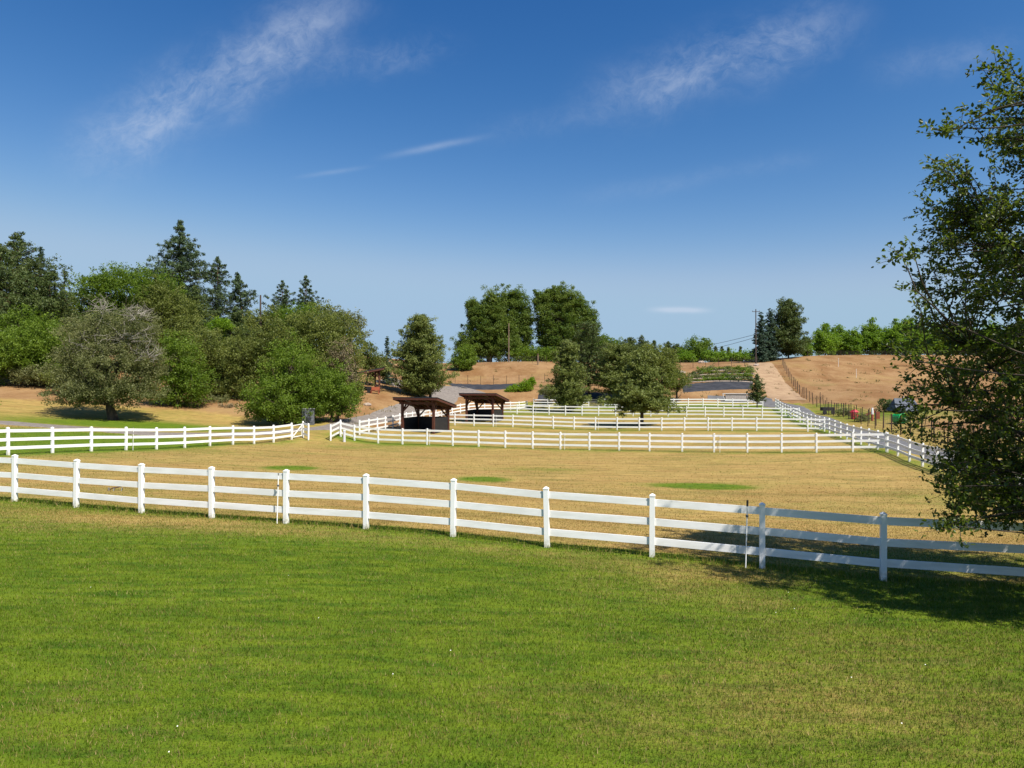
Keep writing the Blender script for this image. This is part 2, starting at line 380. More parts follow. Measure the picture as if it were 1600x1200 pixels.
def masks(X, Y):
    """green share and bare-earth share of the ground cover"""
    d = yf(X) - Y      # >0 on the lawn
    lawn = 1.0 + .24 * (vn(X, Y, .22) - .5) + .16 * (vn(X + 9, Y + 4, .7) - .5)
    lawn -= .36 * np.exp(-((d - .9) / 1.1) ** 2) * (.75 + .5 * vn(X, Y, .35))
    lawn -= .40 * bl(X, Y, 1130, 13.4, 3.0, 1.8) + .20 * bl(X, Y, 1250, 7.4, 4.4, 1.4) + .16 * bl(X, Y, 1500, 9, 4, 2.5) + .30 * bl(X, Y, 120, 18.5, 7, 2.0)
    lawn -= .10 * bl(X, Y, 200, 6.6, 5, .8)
    g = np.where(d > 0, lawn, 0)
    pad = .17 + .24 * (vn(X, Y * 2.2, .16) - .5) + .16 * (vn(X, Y, .6) - .5) + .12 * sm(Y, 40, 75)
    pad += 1.2 * bl(X, Y, 455, YS[0], 1.2, 1.3, 1.5) + 1.3 * bl(X, Y, 757, YS[1], 1.1, 1.2, 1.5) + 1.4 * bl(X, Y, 1102, YS[2], 2.1, 1.25, 1.5) + .3 * bl(X, Y, 1000, YS[2], 2.5, 1.2)
    pad += .28 * bl(X, Y, 860, YS[3], 3.0, 2) + .25 * bl(X, Y, 1470, 29, 5, 4)
    pad += .25 * np.exp(-np.abs(d) / 1.3)
    for L, k in ((LEFT, .35), (ROW2, .35), (ROW3, .32), (ROW4, .3), (ROW5B, .4), (SIDER, .4)):
        pad += k * np.exp(-(seg(X, Y, L[0], L[-1]) / 1.1) ** 2)
    pad += .28 * sm(Y, 92, 104) + .28 * bl(X, Y, 600, 62, 8, 5)
    pad += .22 * bl(X, Y, 60, 40, 8, 12)
    g = np.where(d > 0, lawn, pad)
    strip = np.exp(-((d + .30) / .34) ** 4); g = np.maximum(g, strip * 1.05)
    # west of the left fence
    lf = LEFT; side = (X - lf[1][0]) * (lf[-1][1] - lf[1][1]) - (Y - lf[1][1]) * (lf[-1][0] - lf[1][0])
    west = (side < 0) & (Y > 25) & (Y < 200)
    wg = .30 + .3 * (vn(X, Y, .12) - .5) + .6 * sm(X, -62, -40) * sm(-Y, -58, -46) + .75 * bl(X, Y, 215, 66, 11, 5, 1.5) + .5 * bl(X, Y, 40, 50, 14, 8)
    g = np.where(west, wg, g)
    g = np.where(d > 0, g + .5 * bl(X, Y, 1480, 13.6, 4.2, 1.6, 2), g + .5 * bl(X, Y, 1480, 16.5, 4.5, 1.6, 2))
    s = np.zeros_like(g)
    hz = H(X, Y) - CZ
    s = np.where(west, sm(Y, 74, 84) * sm(-X, -200, 15), s)
    s = np.maximum(s, np.where(X < -8, sm(Y + X * .3, 66, 74), 0) * np.where(Y > 68, 1, 0) * (X < -12))
    row5y = 120.5 + (X - 3.85) * -.135
    s = np.maximum(s, sm(Y - row5y, 2.5, 5))
    # outside the right paddock fence
    sx_ = 25.2 + (Y - 41.9) * .2456
    right = X - sx_
    s = np.maximum(s, sm(right, 9.5, 15) * sm(Y, 60, 75) * (1 - .75 * bl(X, Y, 1400, 88, 16, 10)))
    sl = seg(X, Y, SIDEL[0], SIDEL[-1])
    s = np.where((hz > -3.2) & (Y > 90), 1, s)
    s = s + .35 * (vn(X, Y, .09) - .5) * (s > .05); s = s - .22 * bl(X, Y, 1440, 100, 16, 5)
    g = g * (1 - .92 * np.clip(s, 0, 1)); g = g + s * .3 * sm(vn(X + 30, Y, .11), .62, .85) + s * .3 * bl(X, Y, 1330, 130, 7, 5) * vn(X, Y, .3) + .5 * bl(X, Y, 1410, 90, 15, 7)
    return np.clip(g, 0, 1), np.clip(s, 0, 1)


g_, s_ = masks(GX.ravel(), GY.ravel())
nx, ny = len(gx), len(gy); idx = np.arange(nx * ny).reshape(ny, nx)
fc = np.stack([idx[:-1, :-1], idx[:-1, 1:], idx[1:, 1:], idx[1:, :-1]], -1).reshape(-1, 4)
me = npmesh('ground', np.stack([GX, GY, GZ], -1).reshape(-1, 3), fc, {'green': g_, 'soil': s_})

GREEN_A, GREEN_B = (.050, .106, .004), (.145, .196, .010)
STRAW_A, STRAW_B = (.27, .178, .046), (.46, .315, .105)


def groundmat(name, blades=False):
    m_ = bpy.data.materials.new(name); m_.use_nodes = True; q = NT(m_.node_tree)
    geo = q.n('ShaderNodeNewGeometry').outputs['Position']
    fl = q.mapping(geo, (1, 1, 0))
    g = q.n('ShaderNodeAttribute', attribute_name='green').outputs['Fac']
    s = q.n('ShaderNodeAttribute', attribute_name='soil').outputs['Fac']
    rows = q.mapping(fl, (.5, 2.0, 1), (0, 0, math.radians(18)))
    n1 = q.noise(fl, 1.1, 6, .65); n2 = q.noise(q.mapping(fl, (.38, 1.0, 1), (0, 0, math.radians(12))), 10, 5, .72); n3 = q.noise(rows, 1.6, 6, .7); n4 = q.noise(fl, .25, 3, .5)
    f = q.m('ADD', g, q.m('MULTIPLY', q.m('SUBTRACT', n1, .5), .55))
    f = q.m('ADD', f, q.m('MULTIPLY', q.m('SUBTRACT', n3, .5), .5))
    f = q.m('ADD', f, q.m('MULTIPLY', q.m('SUBTRACT', n2, .5), .9))
    if blades:
        tn = q.n('ShaderNodeAttribute', attribute_name='tint').outputs['Fac']
        f = q.m('ADD', f, q.m('MULTIPLY', q.m('SUBTRACT', tn, .5), 1.15))
    f = q.ss(f, .1, .9)
    gr = q.mix(q.ss(n3, .3, .7), GREEN_A, GREEN_B)
    st = q.mix(q.ss(n3, .34, .66), STRAW_A, STRAW_B)
    st = q.mix(q.m('MULTIPLY', q.ss(n4, .4, .6), .45), st, (.265, .145, .048))
    st = q.mix(q.m('MULTIPLY', q.ss(q.noise(q.mapping(fl, (.35, 1.1, 1), (0, 0, math.radians(16))), .7, 5, .65), .44, .64), .72), st, (.205, .165, .042))
    st = q.mix(q.m('MULTIPLY', q.ss(q.noise(q.mapping(fl, (.05, 1.0, 1), (0, 0, math.radians(20))), 1.3, 2, .5), .38, .62), .5), st, (.43, .285, .095))
    st = q.mix(q.m('MULTIPLY', q.ss(q.noise(q.mapping(fl, (.4, 1.6, 1), (0, 0, math.radians(14))), 2.2, 6, .75), .5, .66), .75), st, (.17, .115, .038))
    if blades: st = q.mix(q.m('MULTIPLY', q.ss(tn, .0, .25, 1, 0), .6), st, (.50, .40, .19))
    c = q.mix(f, st, gr)
    so1 = q.mix(q.ss(q.noise(q.mapping(fl, (1, .6, 1), (0, 0, .5)), .16, 9, .74), .36, .64), (.200, .100, .038), (.310, .185, .085))
    so1 = q.mix(q.m('MULTIPLY', q.ss(q.noise(fl, 2.5, 5, .7), .5, .72), .7), so1, (.16, .105, .045))
    so1 = q.mix(q.m('MULTIPLY', q.ss(q.noise(fl, .09, 6, .7), .5, .68), .55), so1, (.30, .20, .075))
    so1 = q.mix(q.ss(q.m('ADD', g, q.m('MULTIPLY', q.m('SUBTRACT', n1, .5), .6)), .3, .85), so1, (.12, .13, .035))
    c = q.mix(q.ss(q.m('ADD', s, q.m('MULTIPLY', q.m('SUBTRACT', n1, .5), .8)), .3, .7), c, so1)
    b = q.n('ShaderNodeBsdfPrincipled', {'Base Color': c, 'Roughness': .9 if not blades else .6, 'Specular IOR Level': .15})
    if blades:
        tr = q.n('ShaderNodeBsdfTranslucent', {'Color': c})
        mx = q.n('ShaderNodeMixShader', {0: .35, 1: b.outputs[0], 2: tr.outputs[0]}); out = mx.outputs[0]
    else:
        h = q.m('ADD', q.m('MULTIPLY', q.noise(fl, 30, 3, .7), .5), q.m('MULTIPLY', q.noise(fl, 5, 5, .7), 1.0))
        bn = q.n('ShaderNodeBump', {'Strength': .9, 'Distance': .05, 'Height': h}); q.nt.links.new(bn.outputs[0], b.inputs['Normal']); out = b.outputs[0]
    q.n('ShaderNodeOutputMaterial', {'Surface': out}); return m_


M['ground'] = groundmat('ground_cover'); M['blade'] = groundmat('grass_blades', True)
tag(link('ground', me, M['ground'], smooth=True), kind='structure')

# grass blades over the lawn and the front of the paddock
bands = [(4.5, 8, 2100, .042, .0085), (8, 11, 1500, .043, .010), (11, 15.5, 900, .044, .012), (15.5, 22, 460, .044, .016), (22, 32, 110, .040, .026), (32, 60, 16, .045, .05)]
V = []; gt = []; gg = []; gs = []
for y0, y1, dens, hh, ww in bands:
    half = lambda Y: Y * .80 + 1.2
    area = (y1 - y0) * 2 * half(y1); N = int(area * dens)
    Y = NR.uniform(y0, y1, N); X = NR.uniform(-1, 1, N) * half(y1)
    k = np.abs(X) < half(Y); X = X[k]; Y = Y[k]
    g, s = masks(X, Y); d = yf(X) - Y
    k = (s < .3); X, Y, g, s, d = X[k], Y[k], g[k], s[k], d[k]; N = len(X)
    tall = 1 + 3.2 * np.exp(-((d + .15) / .33) ** 4) * NR.rand(N)
    h = hh * NR.uniform(.5, 1.3, N) * tall * np.where(d > 0, 1, .8); w = ww * NR.uniform(.7, 1.3, N)
    a = NR.uniform(0, 2 * PI, N); ln = NR.uniform(0, .9, N) * h; la = NR.uniform(0, 2 * PI, N); z = H(X, Y)
    b0 = np.stack([X - np.cos(a) * w / 2, Y - np.sin(a) * w / 2, z - .004], -1); b1 = np.stack([X + np.cos(a) * w / 2, Y + np.sin(a) * w / 2, z - .004], -1)
    tp = np.stack([X + np.cos(la) * ln, Y + np.sin(la) * ln, z + h], -1)
    V.append(np.stack([b0, b1, tp], 1).reshape(-1, 3)); r = NR.rand(N)
    gt.append(np.repeat(r, 3)); gg.append(np.repeat(g, 3)); gs.append(np.repeat(s, 3))
V = np.concatenate(V); print('blades', len(V) // 3)
me = npmesh('grass', V, np.arange(len(V)).reshape(-1, 3), {'tint': np.concatenate(gt), 'green': np.concatenate(gg), 'soil': np.concatenate(gs)})
tag(link('grass', me, M['blade']), 'short mown grass, green turning straw coloured, on the lawn and paddock', 'grass', kind='stuff')

# scattered weed tufts on the paddocks and slopes, one uncountable ground cover
K = 900; wy = NR.uniform(20, 165, K) ** 1.0; wx = NR.uniform(-.72, .8, K) * wy; g, s = masks(wx, wy); keep = (wy > yf(wx) + 1.5) & (s > .4); wx, wy, s = wx[keep], wy[keep], s[keep]; K = len(wx); per = 16
R_ = np.repeat(NR.uniform(.08, .34, K) * (1 + .9 * (s > .4)), per); X = np.repeat(wx, per) + NR.normal(size=K * per) * R_; Y = np.repeat(wy, per) + NR.normal(size=K * per) * R_; z = H(X, Y); h = NR.uniform(.05, .16, K * per) * (1 + 1.2 * np.repeat(s > .4, per)); w = .05 + .03 * NR.rand(K * per)
a = NR.uniform(0, 2 * PI, K * per); V = np.stack([np.stack([X - np.cos(a) * w, Y - np.sin(a) * w, z - .01], -1), np.stack([X + np.cos(a) * w, Y + np.sin(a) * w, z - .01], -1), np.stack([X + NR.normal(size=K * per) * .05, Y + NR.normal(size=K * per) * .05, z + h], -1)], 1).reshape(-1, 3)
me = npmesh('weeds', V, np.arange(len(V)).reshape(-1, 3), {'tint': np.repeat(np.repeat(NR.rand(K), per), 3)})
tag(link('weeds', me, leafmat('weed_leaves', (.10, .11, .03), (.26, .20, .09), .3)), 'low weed tufts scattered over the dry paddocks and bare slopes', 'weeds', kind='stuff')
K = 13; X = NR.uniform(-.72, .72, K); Y = NR.uniform(6.2, 13, K) ; X = X * Y; z = H(X, Y) + .035; vs = rot_quads(np.stack([X, Y, z], -1), np.tile([0, -.6, 1.], (K, 1)), .017, .017, NR)
me = npmesh('clover_flowers', vs, np.arange(4 * K).reshape(K, 4)); tag(link('clover_flowers', me, mat('petals', (.75, .74, .66), .7)), 'tiny pale clover flowers dotted over the lawn', 'flowers', kind='stuff')

# ------------------------------------------------------------------ roads and beds draped on the ground


def ribbon(name, pts, width, m_, lift=.05, step=.8, kind='structure', nw=9, wob=.25):
    P = resample(pts, step); P = np.array(P); T = np.gradient(P, axis=0); T /= np.linalg.norm(T, axis=1)[:, None]; Nn = np.c_[-T[:, 1], T[:, 0]]
    Wd = width if hasattr(width, '__len__') else (width, width)
    ww = np.linspace(Wd[0], Wd[1], len(P)); vs = []
    e1 = np.array([rnd.uniform(-1, 1) for _ in P]) * wob; e2 = np.array([rnd.uniform(-1, 1) for _ in P]) * wob
    for k in range(nw):
        q = k / (nw - 1) - .5; off = ww * q + (e1 if k == 0 else e2 if k == nw - 1 else 0)
        xy = P + Nn * off[:, None]
        edge = -.06 if k in (0, nw - 1) else lift
        vs.append(np.c_[xy, H(xy[:, 0], xy[:, 1]) + edge])
    vs = np.stack(vs, 1); n0 = len(P); ix = np.arange(n0 * nw).reshape(n0, nw)
    f = np.stack([ix[:-1, :-1], ix[1:, :-1], ix[1:, 1:], ix[:-1, 1:]], -1).reshape(-1, 4)[:, ::-1]
    return tag(link(name, npmesh(name, vs.reshape(-1, 3), f), m_, smooth=True), kind=kind)


ribbon('gravel_lane', [XY(-150, 60), XY(0, 62), XY(100, 58.5), XY(240, 56.5), XY(350, 60), XY(440, 64), XY(500, 68), XY(550, 76), XY(585, 84), XY(625, 93), XY(660, 103), XY(690, 114), XY(700, 126)], (3.4, 5.5), M['gravel'])
ribbon('gravel_yard', [XY(600, 124), XY(660, 123), XY(700, 127), XY(745, 131)], (13, 12), M['gravel'], lift=.09)
ribbon('asphalt_lane', [(25.2 + 3.3 + sdir[0] * s, 41.9 + sdir[1] * s) for s in (-25, -10, 10, 30, 45, 60, 70)] + [XY(1180, 121), XY(1100, 123.5)], (4.4, 3.5), M['asphalt'])
ribbon('dirt_path', [XY(1232, 116), XY(1222, 126), XY(1205, 138), XY(1194, 150), XY(1186, 162)], (6.5, 6), M['dirt'], lift=.06)


def bed(name, pts, label, lift=.1):
    """a panel of dark landscape fabric pinned over the ground between four corners"""
    (a, b, c, d) = [np.array(p) for p in pts]; nu, nv = 30, 10; vs = []
    for i in range(nu + 1):
        for j in range(nv + 1):
            p = (a * (1 - i / nu) + b * i / nu) * (1 - j / nv) + (d * (1 - i / nu) + c * i / nu) * j / nv
            e = i in (0, nu) or j in (0, nv)
            vs.append((p[0], p[1], H(float(p[0]), float(p[1])) + (-.03 if e else lift + .04 * math.sin(i * 1.7 + j))))
    ix = np.arange((nu + 1) * (nv + 1)).reshape(nu + 1, nv + 1)
    f = np.stack([ix[:-1, :-1], ix[1:, :-1], ix[1:, 1:], ix[:-1, 1:]], -1).reshape(-1, 4)
    return tag(link(name, npmesh(name, vs, f), M['fabric'], smooth=True), label, 'ground cover')


bed('landscape_fabric', [XY(1066, 127), XY(1176, 129), XY(1178, 137), XY(1064, 134)], 'dark grey landscape fabric strip below the terraced plant rows')
bed('landscape_fabric', [XY(716, 131), XY(822, 133), XY(806, 143), XY(690, 139)], 'dark landscape fabric bed behind the farther shelter, beside the bright green hedge')
bed('landscape_fabric', [XY(838, 124), XY(960, 123.5), XY(965, 130), XY(842, 129)], 'dark landscape fabric bed behind the back fence under the conifers')

# ------------------------------------------------------------------ white vinyl fences
PH = 1.40; PW = .118
pm = MB().box((0, 0, PH / 2 - .1), (PW, PW, PH + .2)); me_post = bpy.data.meshes.new('post'); me_post.from_pydata(pm.v, [], pm.f); me_post.materials.append(M['post'])
cm = MB().box((0, 0, .012), (.132, .132, .024)); cm.box((0, 0, .024 + .018), (.124, .124, .036), taper=.25)
me_cap = bpy.data.meshes.new('cap'); me_cap.from_pydata(cm.v, [], cm.f); me_cap.materials.append(M['vinyl'])


def white_fence(posts, label, caps=True, rails=(.37, .82, 1.27), name='rail_fence'):
    r = empty(name, (posts[0][0], posts[0][1], H(*posts[0])), label, 'fence', 'white three rail paddock fences')
    base = Vector(r.location); P = [Vector((x, y, H(x, y))) for x, y in posts]
    for i, p in enumerate(P):
        o = bpy.data.objects.new('post', me_post); C.objects.link(o); o.parent = r; o.location = p - base
        d = P[min(i + 1, len(P) - 1)] - P[max(i - 1, 0)]; o.rotation_euler = (rnd.gauss(0, .006), rnd.gauss(0, .006), math.atan2(d.y, d.x)); o.scale = (1, 1, 1 + rnd.uniform(-.008, .008))
        c = bpy.data.objects.new('cap', me_cap); C.objects.link(c); c.parent = o; c.location = (0, 0, PH)
    for a, b in zip(P, P[1:]):
        for h in rails:
            d = (b - a).normalized(); j = rnd.uniform(-.008, .008)
            MB().bar(a - base + Vector((0, 0, h + j)), b - base + Vector((0, 0, h - j)), .038, .165).build('rail', M['vinyl'], r)
    return r


white_fence(NEAR, 'nearest white three rail fence crossing the whole picture, shaded by the tree on the right')
white_fence(LEFT, 'white three rail fence on the left between the gravel lane and the paddock')
white_fence(ROW2, 'front white cross fence running right from the lane gap, passing in front of the shelters')
white_fence(ROW3, 'second white cross fence, passing just in front of the round pine')
white_fence(ROW4, 'third white cross fence, between the round pine and the back fence')
white_fence(ROW5A, 'short white back fence left of the grey metal gate, under the conifer')
white_fence(ROW5B, 'white back fence in front of the terraced plants, right of the grey metal gate')
white_fence(SIDEL, 'white fence curving uphill along the gravel lane behind the shelters')
white_fence(SIDER, 'white fence running downhill on the right beside the asphalt lane')
gp = [XY(473.5, 60.5), XY(481.8, 59.5)]
white_fence(gp, 'narrow white fence panel beside the small gate, left of the lane gap')
white_fence([XY(517, 60.5), XY(532.3, 64)], 'narrow white fence panel right of the lane gap')
# small gate with diagonal brace
g0 = LEFT[-1]; g1 = gp[0]
ga = empty('gate', (g0[0], g0[1], H(*g0)), 'small white gate with a diagonal brace at the end of the left fence', 'gate')
B = Vector(ga.location); a = Vector((g0[0], g0[1], H(*g0))) - B; b = Vector((g1[0], g1[1], H(*g1))) - B
d = b - a; a2 = a + d * .1; b2 = b - d * .1; zz = lambda p, h: p + Vector((0, 0, h))
MB().bar(zz(a2, .18), zz(a2, 1.22), .05, .05).bar(zz(b2, .18), zz(b2, 1.22), .05, .05).bar(zz(a2, 1.2), zz(b2, 1.2), .045, .07).bar(zz(a2, .7), zz(b2, .7), .045, .06).bar(zz(a2, .2), zz(b2, .2), .045, .07).build('gate_frame', M['vinyl'], ga)
MB().bar(zz(a2, .28) + Vector((.04, -.05, 0)), zz(b2, 1.15) + Vector((.04, -.05, 0)), .04, .08).build('brace', M['vinyl'], ga)
# grey tube gate in the back fence
g0, g1 = ROW5A[-1], ROW5B[0]; ga = empty('metal_gate', (g0[0], g0[1], H(*g0)), 'grey tubular metal gate between the two white back fences', 'gate')
B = Vector(ga.location); a = Vector((*g0, H(*g0))) - B; b = Vector((*g1, H(*g1))) - B; m_ = MB()
for h in (.2, .45, .7, .95, 1.25): m_.tube([zz(a * .97 + b * .03, h), zz(b, h)], .028, 6)
m_.build('rail', M['metal'], ga); m_ = MB()
for q in (.03, .5, .98): m_.tube([zz(a * (1 - q) + b * q, .18), zz(a * (1 - q) + b * q, 1.27)], .03, 6)
m_.build('upright', M['metal'], ga)


# thin white riser poles strapped to the fences
def stake(p, h, label, black=False, lean=(.02, 0), clip=True):
    r = empty('riser_pole', (p[0], p[1], H(*p)), label, 'pole', 'thin white riser poles along the fences')
    top = Vector((lean[0] * h, lean[1] * h, h)); MB().tube([(0, 0, -.1), top * .5, top], .014 if h < 1.6 else .015, 8).build('pole', M['vinyl'], r)
    if black: MB().tube([top * .93, top * 1.02], .024, 8).build('sprinkler_head', M['black'], r)
    else: MB().tube([top * .985, top * 1.03], .018, 8).build('sprinkler_head', M['metal'], r)
    if clip: MB().box(top * .78, (.05, .05, .04)).build('clamp', M['grey'], r)
    return r


def near_off(px, off=-.14): X, Y = on_line(px, (-15.5, 21.3), (7.9, 14.5)); return (X - .28 * off * -1 * 0, Y + off)
stake(near_off(435.5), 1.33, 'thin white riser pole on the nearest fence, left of centre', lean=(.03, 0))
stake(near_off(1161.5), 1.47, 'thin white riser pole with a black top on the nearest fence, right side', True, lean=(.03, 0))
stake((on_line(204, LEFT[1], LEFT[-1])[0] + .15, on_line(204, LEFT[1], LEFT[-1])[1]), 1.4, 'thin white riser pole on the left fence below the big leaning tree')
for px, L, lb in ((671.5, ROW2, 'thin white riser pole on the front cross fence, in front of the nearer shelter'), (882, ROW2, 'thin white riser pole on the front cross fence, middle of the paddock'), (1124, ROW2, 'thin white riser pole on the front cross fence, right part'),
                  (775, ROW3, 'thin white riser pole on the second cross fence, in front of the farther shelter'), (934.5, ROW3, 'thin white riser pole on the second cross fence, left of the round pine'), (1111, ROW3, 'thin white riser pole on the second cross fence, right of the round pine'), (837, ROW4, 'thin white riser pole on the third cross fence near its left end')):
    X, Y = on_line(px, L[1], L[-1]); stake((X, Y - .12), 1.4, lb)
# small pale post by the lane gap
X, Y = XY(538, 61.0); r = empty('utility_post', (X, Y, H(X, Y)), 'short pale grey utility post at the start of the front cross fence', 'post')
MB().tube([(0, 0, -.1), (0, 0, .95)], .12, 12).build('post', M['paleplastic'], r); MB().tube([(0, 0, .95), (0, 0, 1.05)], [.15, .10], 12).build('cap', M['paleplastic'], r)
# sprinkler in the paddock
X, Y = XY(181, 24.4); r = empty('sprinkler', (X, Y, H(X, Y)), 'small dark metal irrigation sprinkler standing in the dry paddock, behind the nearest fence', 'sprinkler', rz=.3)
MB().tube([(-.2, 0, .04), (-.1, 0, .10), (.05, 0, .12), (.2, 0, .17)], .022, 8).build('pipe', M['rust'], r)
MB().tube([(-.22, -.02, .0), (-.22, -.02, .12)], .03, 8).tube([(.2, -.14, -.02), (.2, 0, .1), (.2, .14, -.02)], .012, 6).tube([(-.05, -.14, -.02), (-.05, 0, .1), (-.05, .14, -.02)], .012, 6).build('stand', M['metal'], r)
MB().tube([(.2, 0, .17), (.2, 0, .27)], .02, 8).tube([(.06, 0, .22), (.12, 0, .27), (.24, 0, .23)], .018, 6).build('nozzle', M['rust'], r)


# ------------------------------------------------------------------ horse shelters
def shelter(loc, rz, label, w=3.65, D=3.8, hf=3.25, hb=2.55, group='timber horse shelters', walls=True, roofc=None):
    r = empty('horse_shelter', loc, label, 'shelter', group, rz); pw = .24
    top = lambda y: hf + (hb - hf) * y / D
    for x, y in ((0, 0), (w, 0), (0, D), (w, D)):
        MB().box((x, y, top(y) / 2 - .15), (pw, pw, top(y) + .3)).build('post', M['wood'], r)
    for x in (0, w):
        MB().bar((x, -.45, top(-.45) + .1), (x, D + .4, top(D + .4) + .1), .16, .24).build('beam', M['wood'], r)
    for y in (0, D):
        MB().bar((-.35, y, top(y) - .12), (w + .35, y, top(y) - .12), .15, .24).build('beam', M['wood'], r)
    for y in (0, D):
        for x, s in ((0, 1), (w, -1)):
            MB().bar((x + s * .08, y, top(y) - 1.0), (x + s * .85, y, top(y) - .2), .12, .14).build('brace', M['wood'], r)
    for x in (0, w):
        for y, s in ((0, 1), (D, -1)):
            MB().bar((x, y + s * .08, top(y) - 1.0), (x, y + s * .85, top(y + s * .85) - .1), .12, .14).build('brace', M['wood'], r)
    # roof: boards on rafters, fascia round the edge, dark metal sheet on top
    x0, x1, y0, y1 = -.75, w + .75, -.8, D + .65
    rf = MB().bar(((x0 + x1) / 2, y0, top(y0) + .33), ((x0 + x1) / 2, y1, top(y1) + .33), x1 - x0, .05).build('roof', M['roofmetal'], r)
    MB().bar(((x0 + x1) / 2, y0 - .03, top(y0) + .385), ((x0 + x1) / 2, y1 + .03, top(y1) + .385), x1 - x0 + .1, .03).build('roof_sheet', roofc or M['roofmetal'], rf)
    f = MB()
    f.bar((x0 + .03, y0 + .025, top(y0) + .2), (x1 - .03, y0 + .025, top(y0) + .2), .05, .22); f.bar((x0 + .03, y1 - .025, top(y1) + .2), (x1 - .03, y1 - .025, top(y1) + .2), .05, .22)
    f.bar((x0 + .025, y0 + .052, top(y0) + .2), (x0 + .025, y1 - .052, top(y1) + .2), .05, .22); f.bar((x1 - .025, y0 + .052, top(y0) + .2), (x1 - .025, y1 - .052, top(y1) + .2), .05, .22)
    f.build('fascia', M['wood'], rf)
    for k in range(5):
        x = x0 + .5 + k * (x1 - x0 - 1) / 4
        if k in (0, 4): continue
        MB().bar((x, y0 + .06, top(y0) + .2), (x, y1 - .06, top(y1) + .2), .08, .16).build('rafter', M['wood'], rf)
    if walls:
        hw = 1.55
        MB().box((w / 2, D - .02, hw / 2 - .1), (w - pw, .06, hw + .2)).build('wall', M['black'], r)
        for x in (0, w): MB().box((x, D / 2, hw / 2 - .1), (.06, D - pw, hw + .2)).build('wall', M['black'], r)
    return r


rz = math.radians(-18.3)
fr = XY(677.5, 72); l0 = (fr[0] - 3.65 * math.cos(rz), fr[1] - 3.65 * math.sin(rz)); shelter((*l0, H(fr[0] - 1, fr[1] + 1.5)), rz, 'nearer dark timber horse shelter with black half walls and a sloping roof')
fr = XY(770, 88); l0 = (fr[0] - 3.65 * math.cos(rz), fr[1] - 3.65 * math.sin(rz)); shelter((*l0, H(fr[0] - 1, fr[1] + 1.5)), rz, 'farther dark timber horse shelter in front of the dark fabric bed')
px0 = XY(551, 106.5); shelter((px0[0], px0[1], H(*XY(585, 104))), math.radians(-70), 'open timber pavilion with dark sloping roof half hidden behind the big trees on the bank', w=4.0, D=3.5, hf=2.5, hb=3.2, group=None, walls=False, roofc=M['fabric'])
# grill, bench and pots under the pavilion
X, Y = XY(577, 102.5); r = empty('grill', (X, Y, H(X, Y)), 'small black grill under the pavilion', 'grill')
MB().box((0, 0, .75), (.7, .45, .35)).build('lid', M['black'], r); MB().box((0, 0, .3), (.6, .4, .55)).build('cabinet', M['black'], r)
X, Y = XY(586, 102.3); r = empty('bench', (X, Y, H(X, Y)), 'orange brown wooden bench under the pavilion', 'bench')
MB().box((0, 0, .45), (1.3, .45, .06)).build('seat', M['orange'], r); MB().box((0, .2, .8), (1.3, .05, .45)).build('backrest', M['orange'], r)
for sx_ in (-.55, .55): MB().box((sx_, 0, .2), (.07, .4, .44)).build('leg', M['orange'], r)

# ------------------------------------------------------------------ wire deer fences


def wire_fence(posts, label, h=1.9, pr=.045, nw=6, sw=.008, jit=.06, mt=None, skip=1):
    r = empty('wire_fence', (*posts[0], H(*posts[0])), label, 'fence', 'brown wire fences on the slopes'); B = Vector(r.location); P = []
    for x, y in posts:
        z = H(x, y); hh = h * rnd.uniform(.94, 1.06); P.append(Vector((x, y, z)) - B); l = Vector((rnd.gauss(0, jit), rnd.gauss(0, jit), 0))
        MB().tube([Vector((x, y, z - .2)) - B, Vector((x, y, z + hh)) - B + l], pr * rnd.uniform(.85, 1.2), 6).build('post', mt or M['steelpost'], r)
    w = MB()
    for k in range(nw):
        hz = .15 + (h - .3) * k / (nw - 1)
        for a, b in zip(P, P[1:]):
            w.tube([zz(a, hz), zz(b, hz)], sw, 3, False)
    for a, b in zip(P, P[1:]):
        for q in (.25, .5, .75): c = a * (1 - q) + b * q; w.tube([zz(c, .15), zz(c, h - .15)], sw * .8, 3, False)
    w.build('wire', M['wire'], r); return r


wire_fence(DEER, 'long brown wire fence with dark posts climbing the right hill beside the dirt path', 1.9, .055)
wire_fence([(x + 1.5, y + 1.0) for x, y in DEER[1:26]], 'second dark post fence just behind the long wire fence, around the play yard', 1.75, .05)
wire_fence([XY(p, 139 + (p - 690) * .02) for p in range(691, 880, 20)], 'thin dark wire fence at the foot of the orange bank behind the farther shelter', 1.9, .04)
wire_fence([XY(p, 156) for p in range(1063, 1190, 20)], 'thin dark wire fence above the terraced plant rows', 2.0, .045)
wire_fence([XY(p, 169) for p in range(700, 860, 22)], 'grey wire fence along the top of the orange bank under the tall poplars', 1.7, .035)
wire_fence([(XY(p, 169)) for p in range(1262, 1640, 26)], 'low wire fence along the crest of the brown hill in front of the maples', 1.3, .04)
X, Y = XY(691, 136); r = empty('timber_post', (X, Y, H(X, Y)), 'single stout dark post at the edge of the gravel yard', 'post'); MB().tube([(0, 0, -.2), (0, 0, 1.15)], [.13, .12], 8).build('post', M['poledark'], r)
X, Y = XY(840.5, 165); r = empty('timber_post', (X, Y, H(X, Y)), 'pale tall post standing on the bank behind the left conifer', 'post'); MB().tube([(0, 0, -.2), (0, 0, 2.6)], [.16, .14], 8).build('post', M['pole'], r); MB().box((0, 0, 2.64), (.4, .4, .08)).build('cap', M['pole'], r)
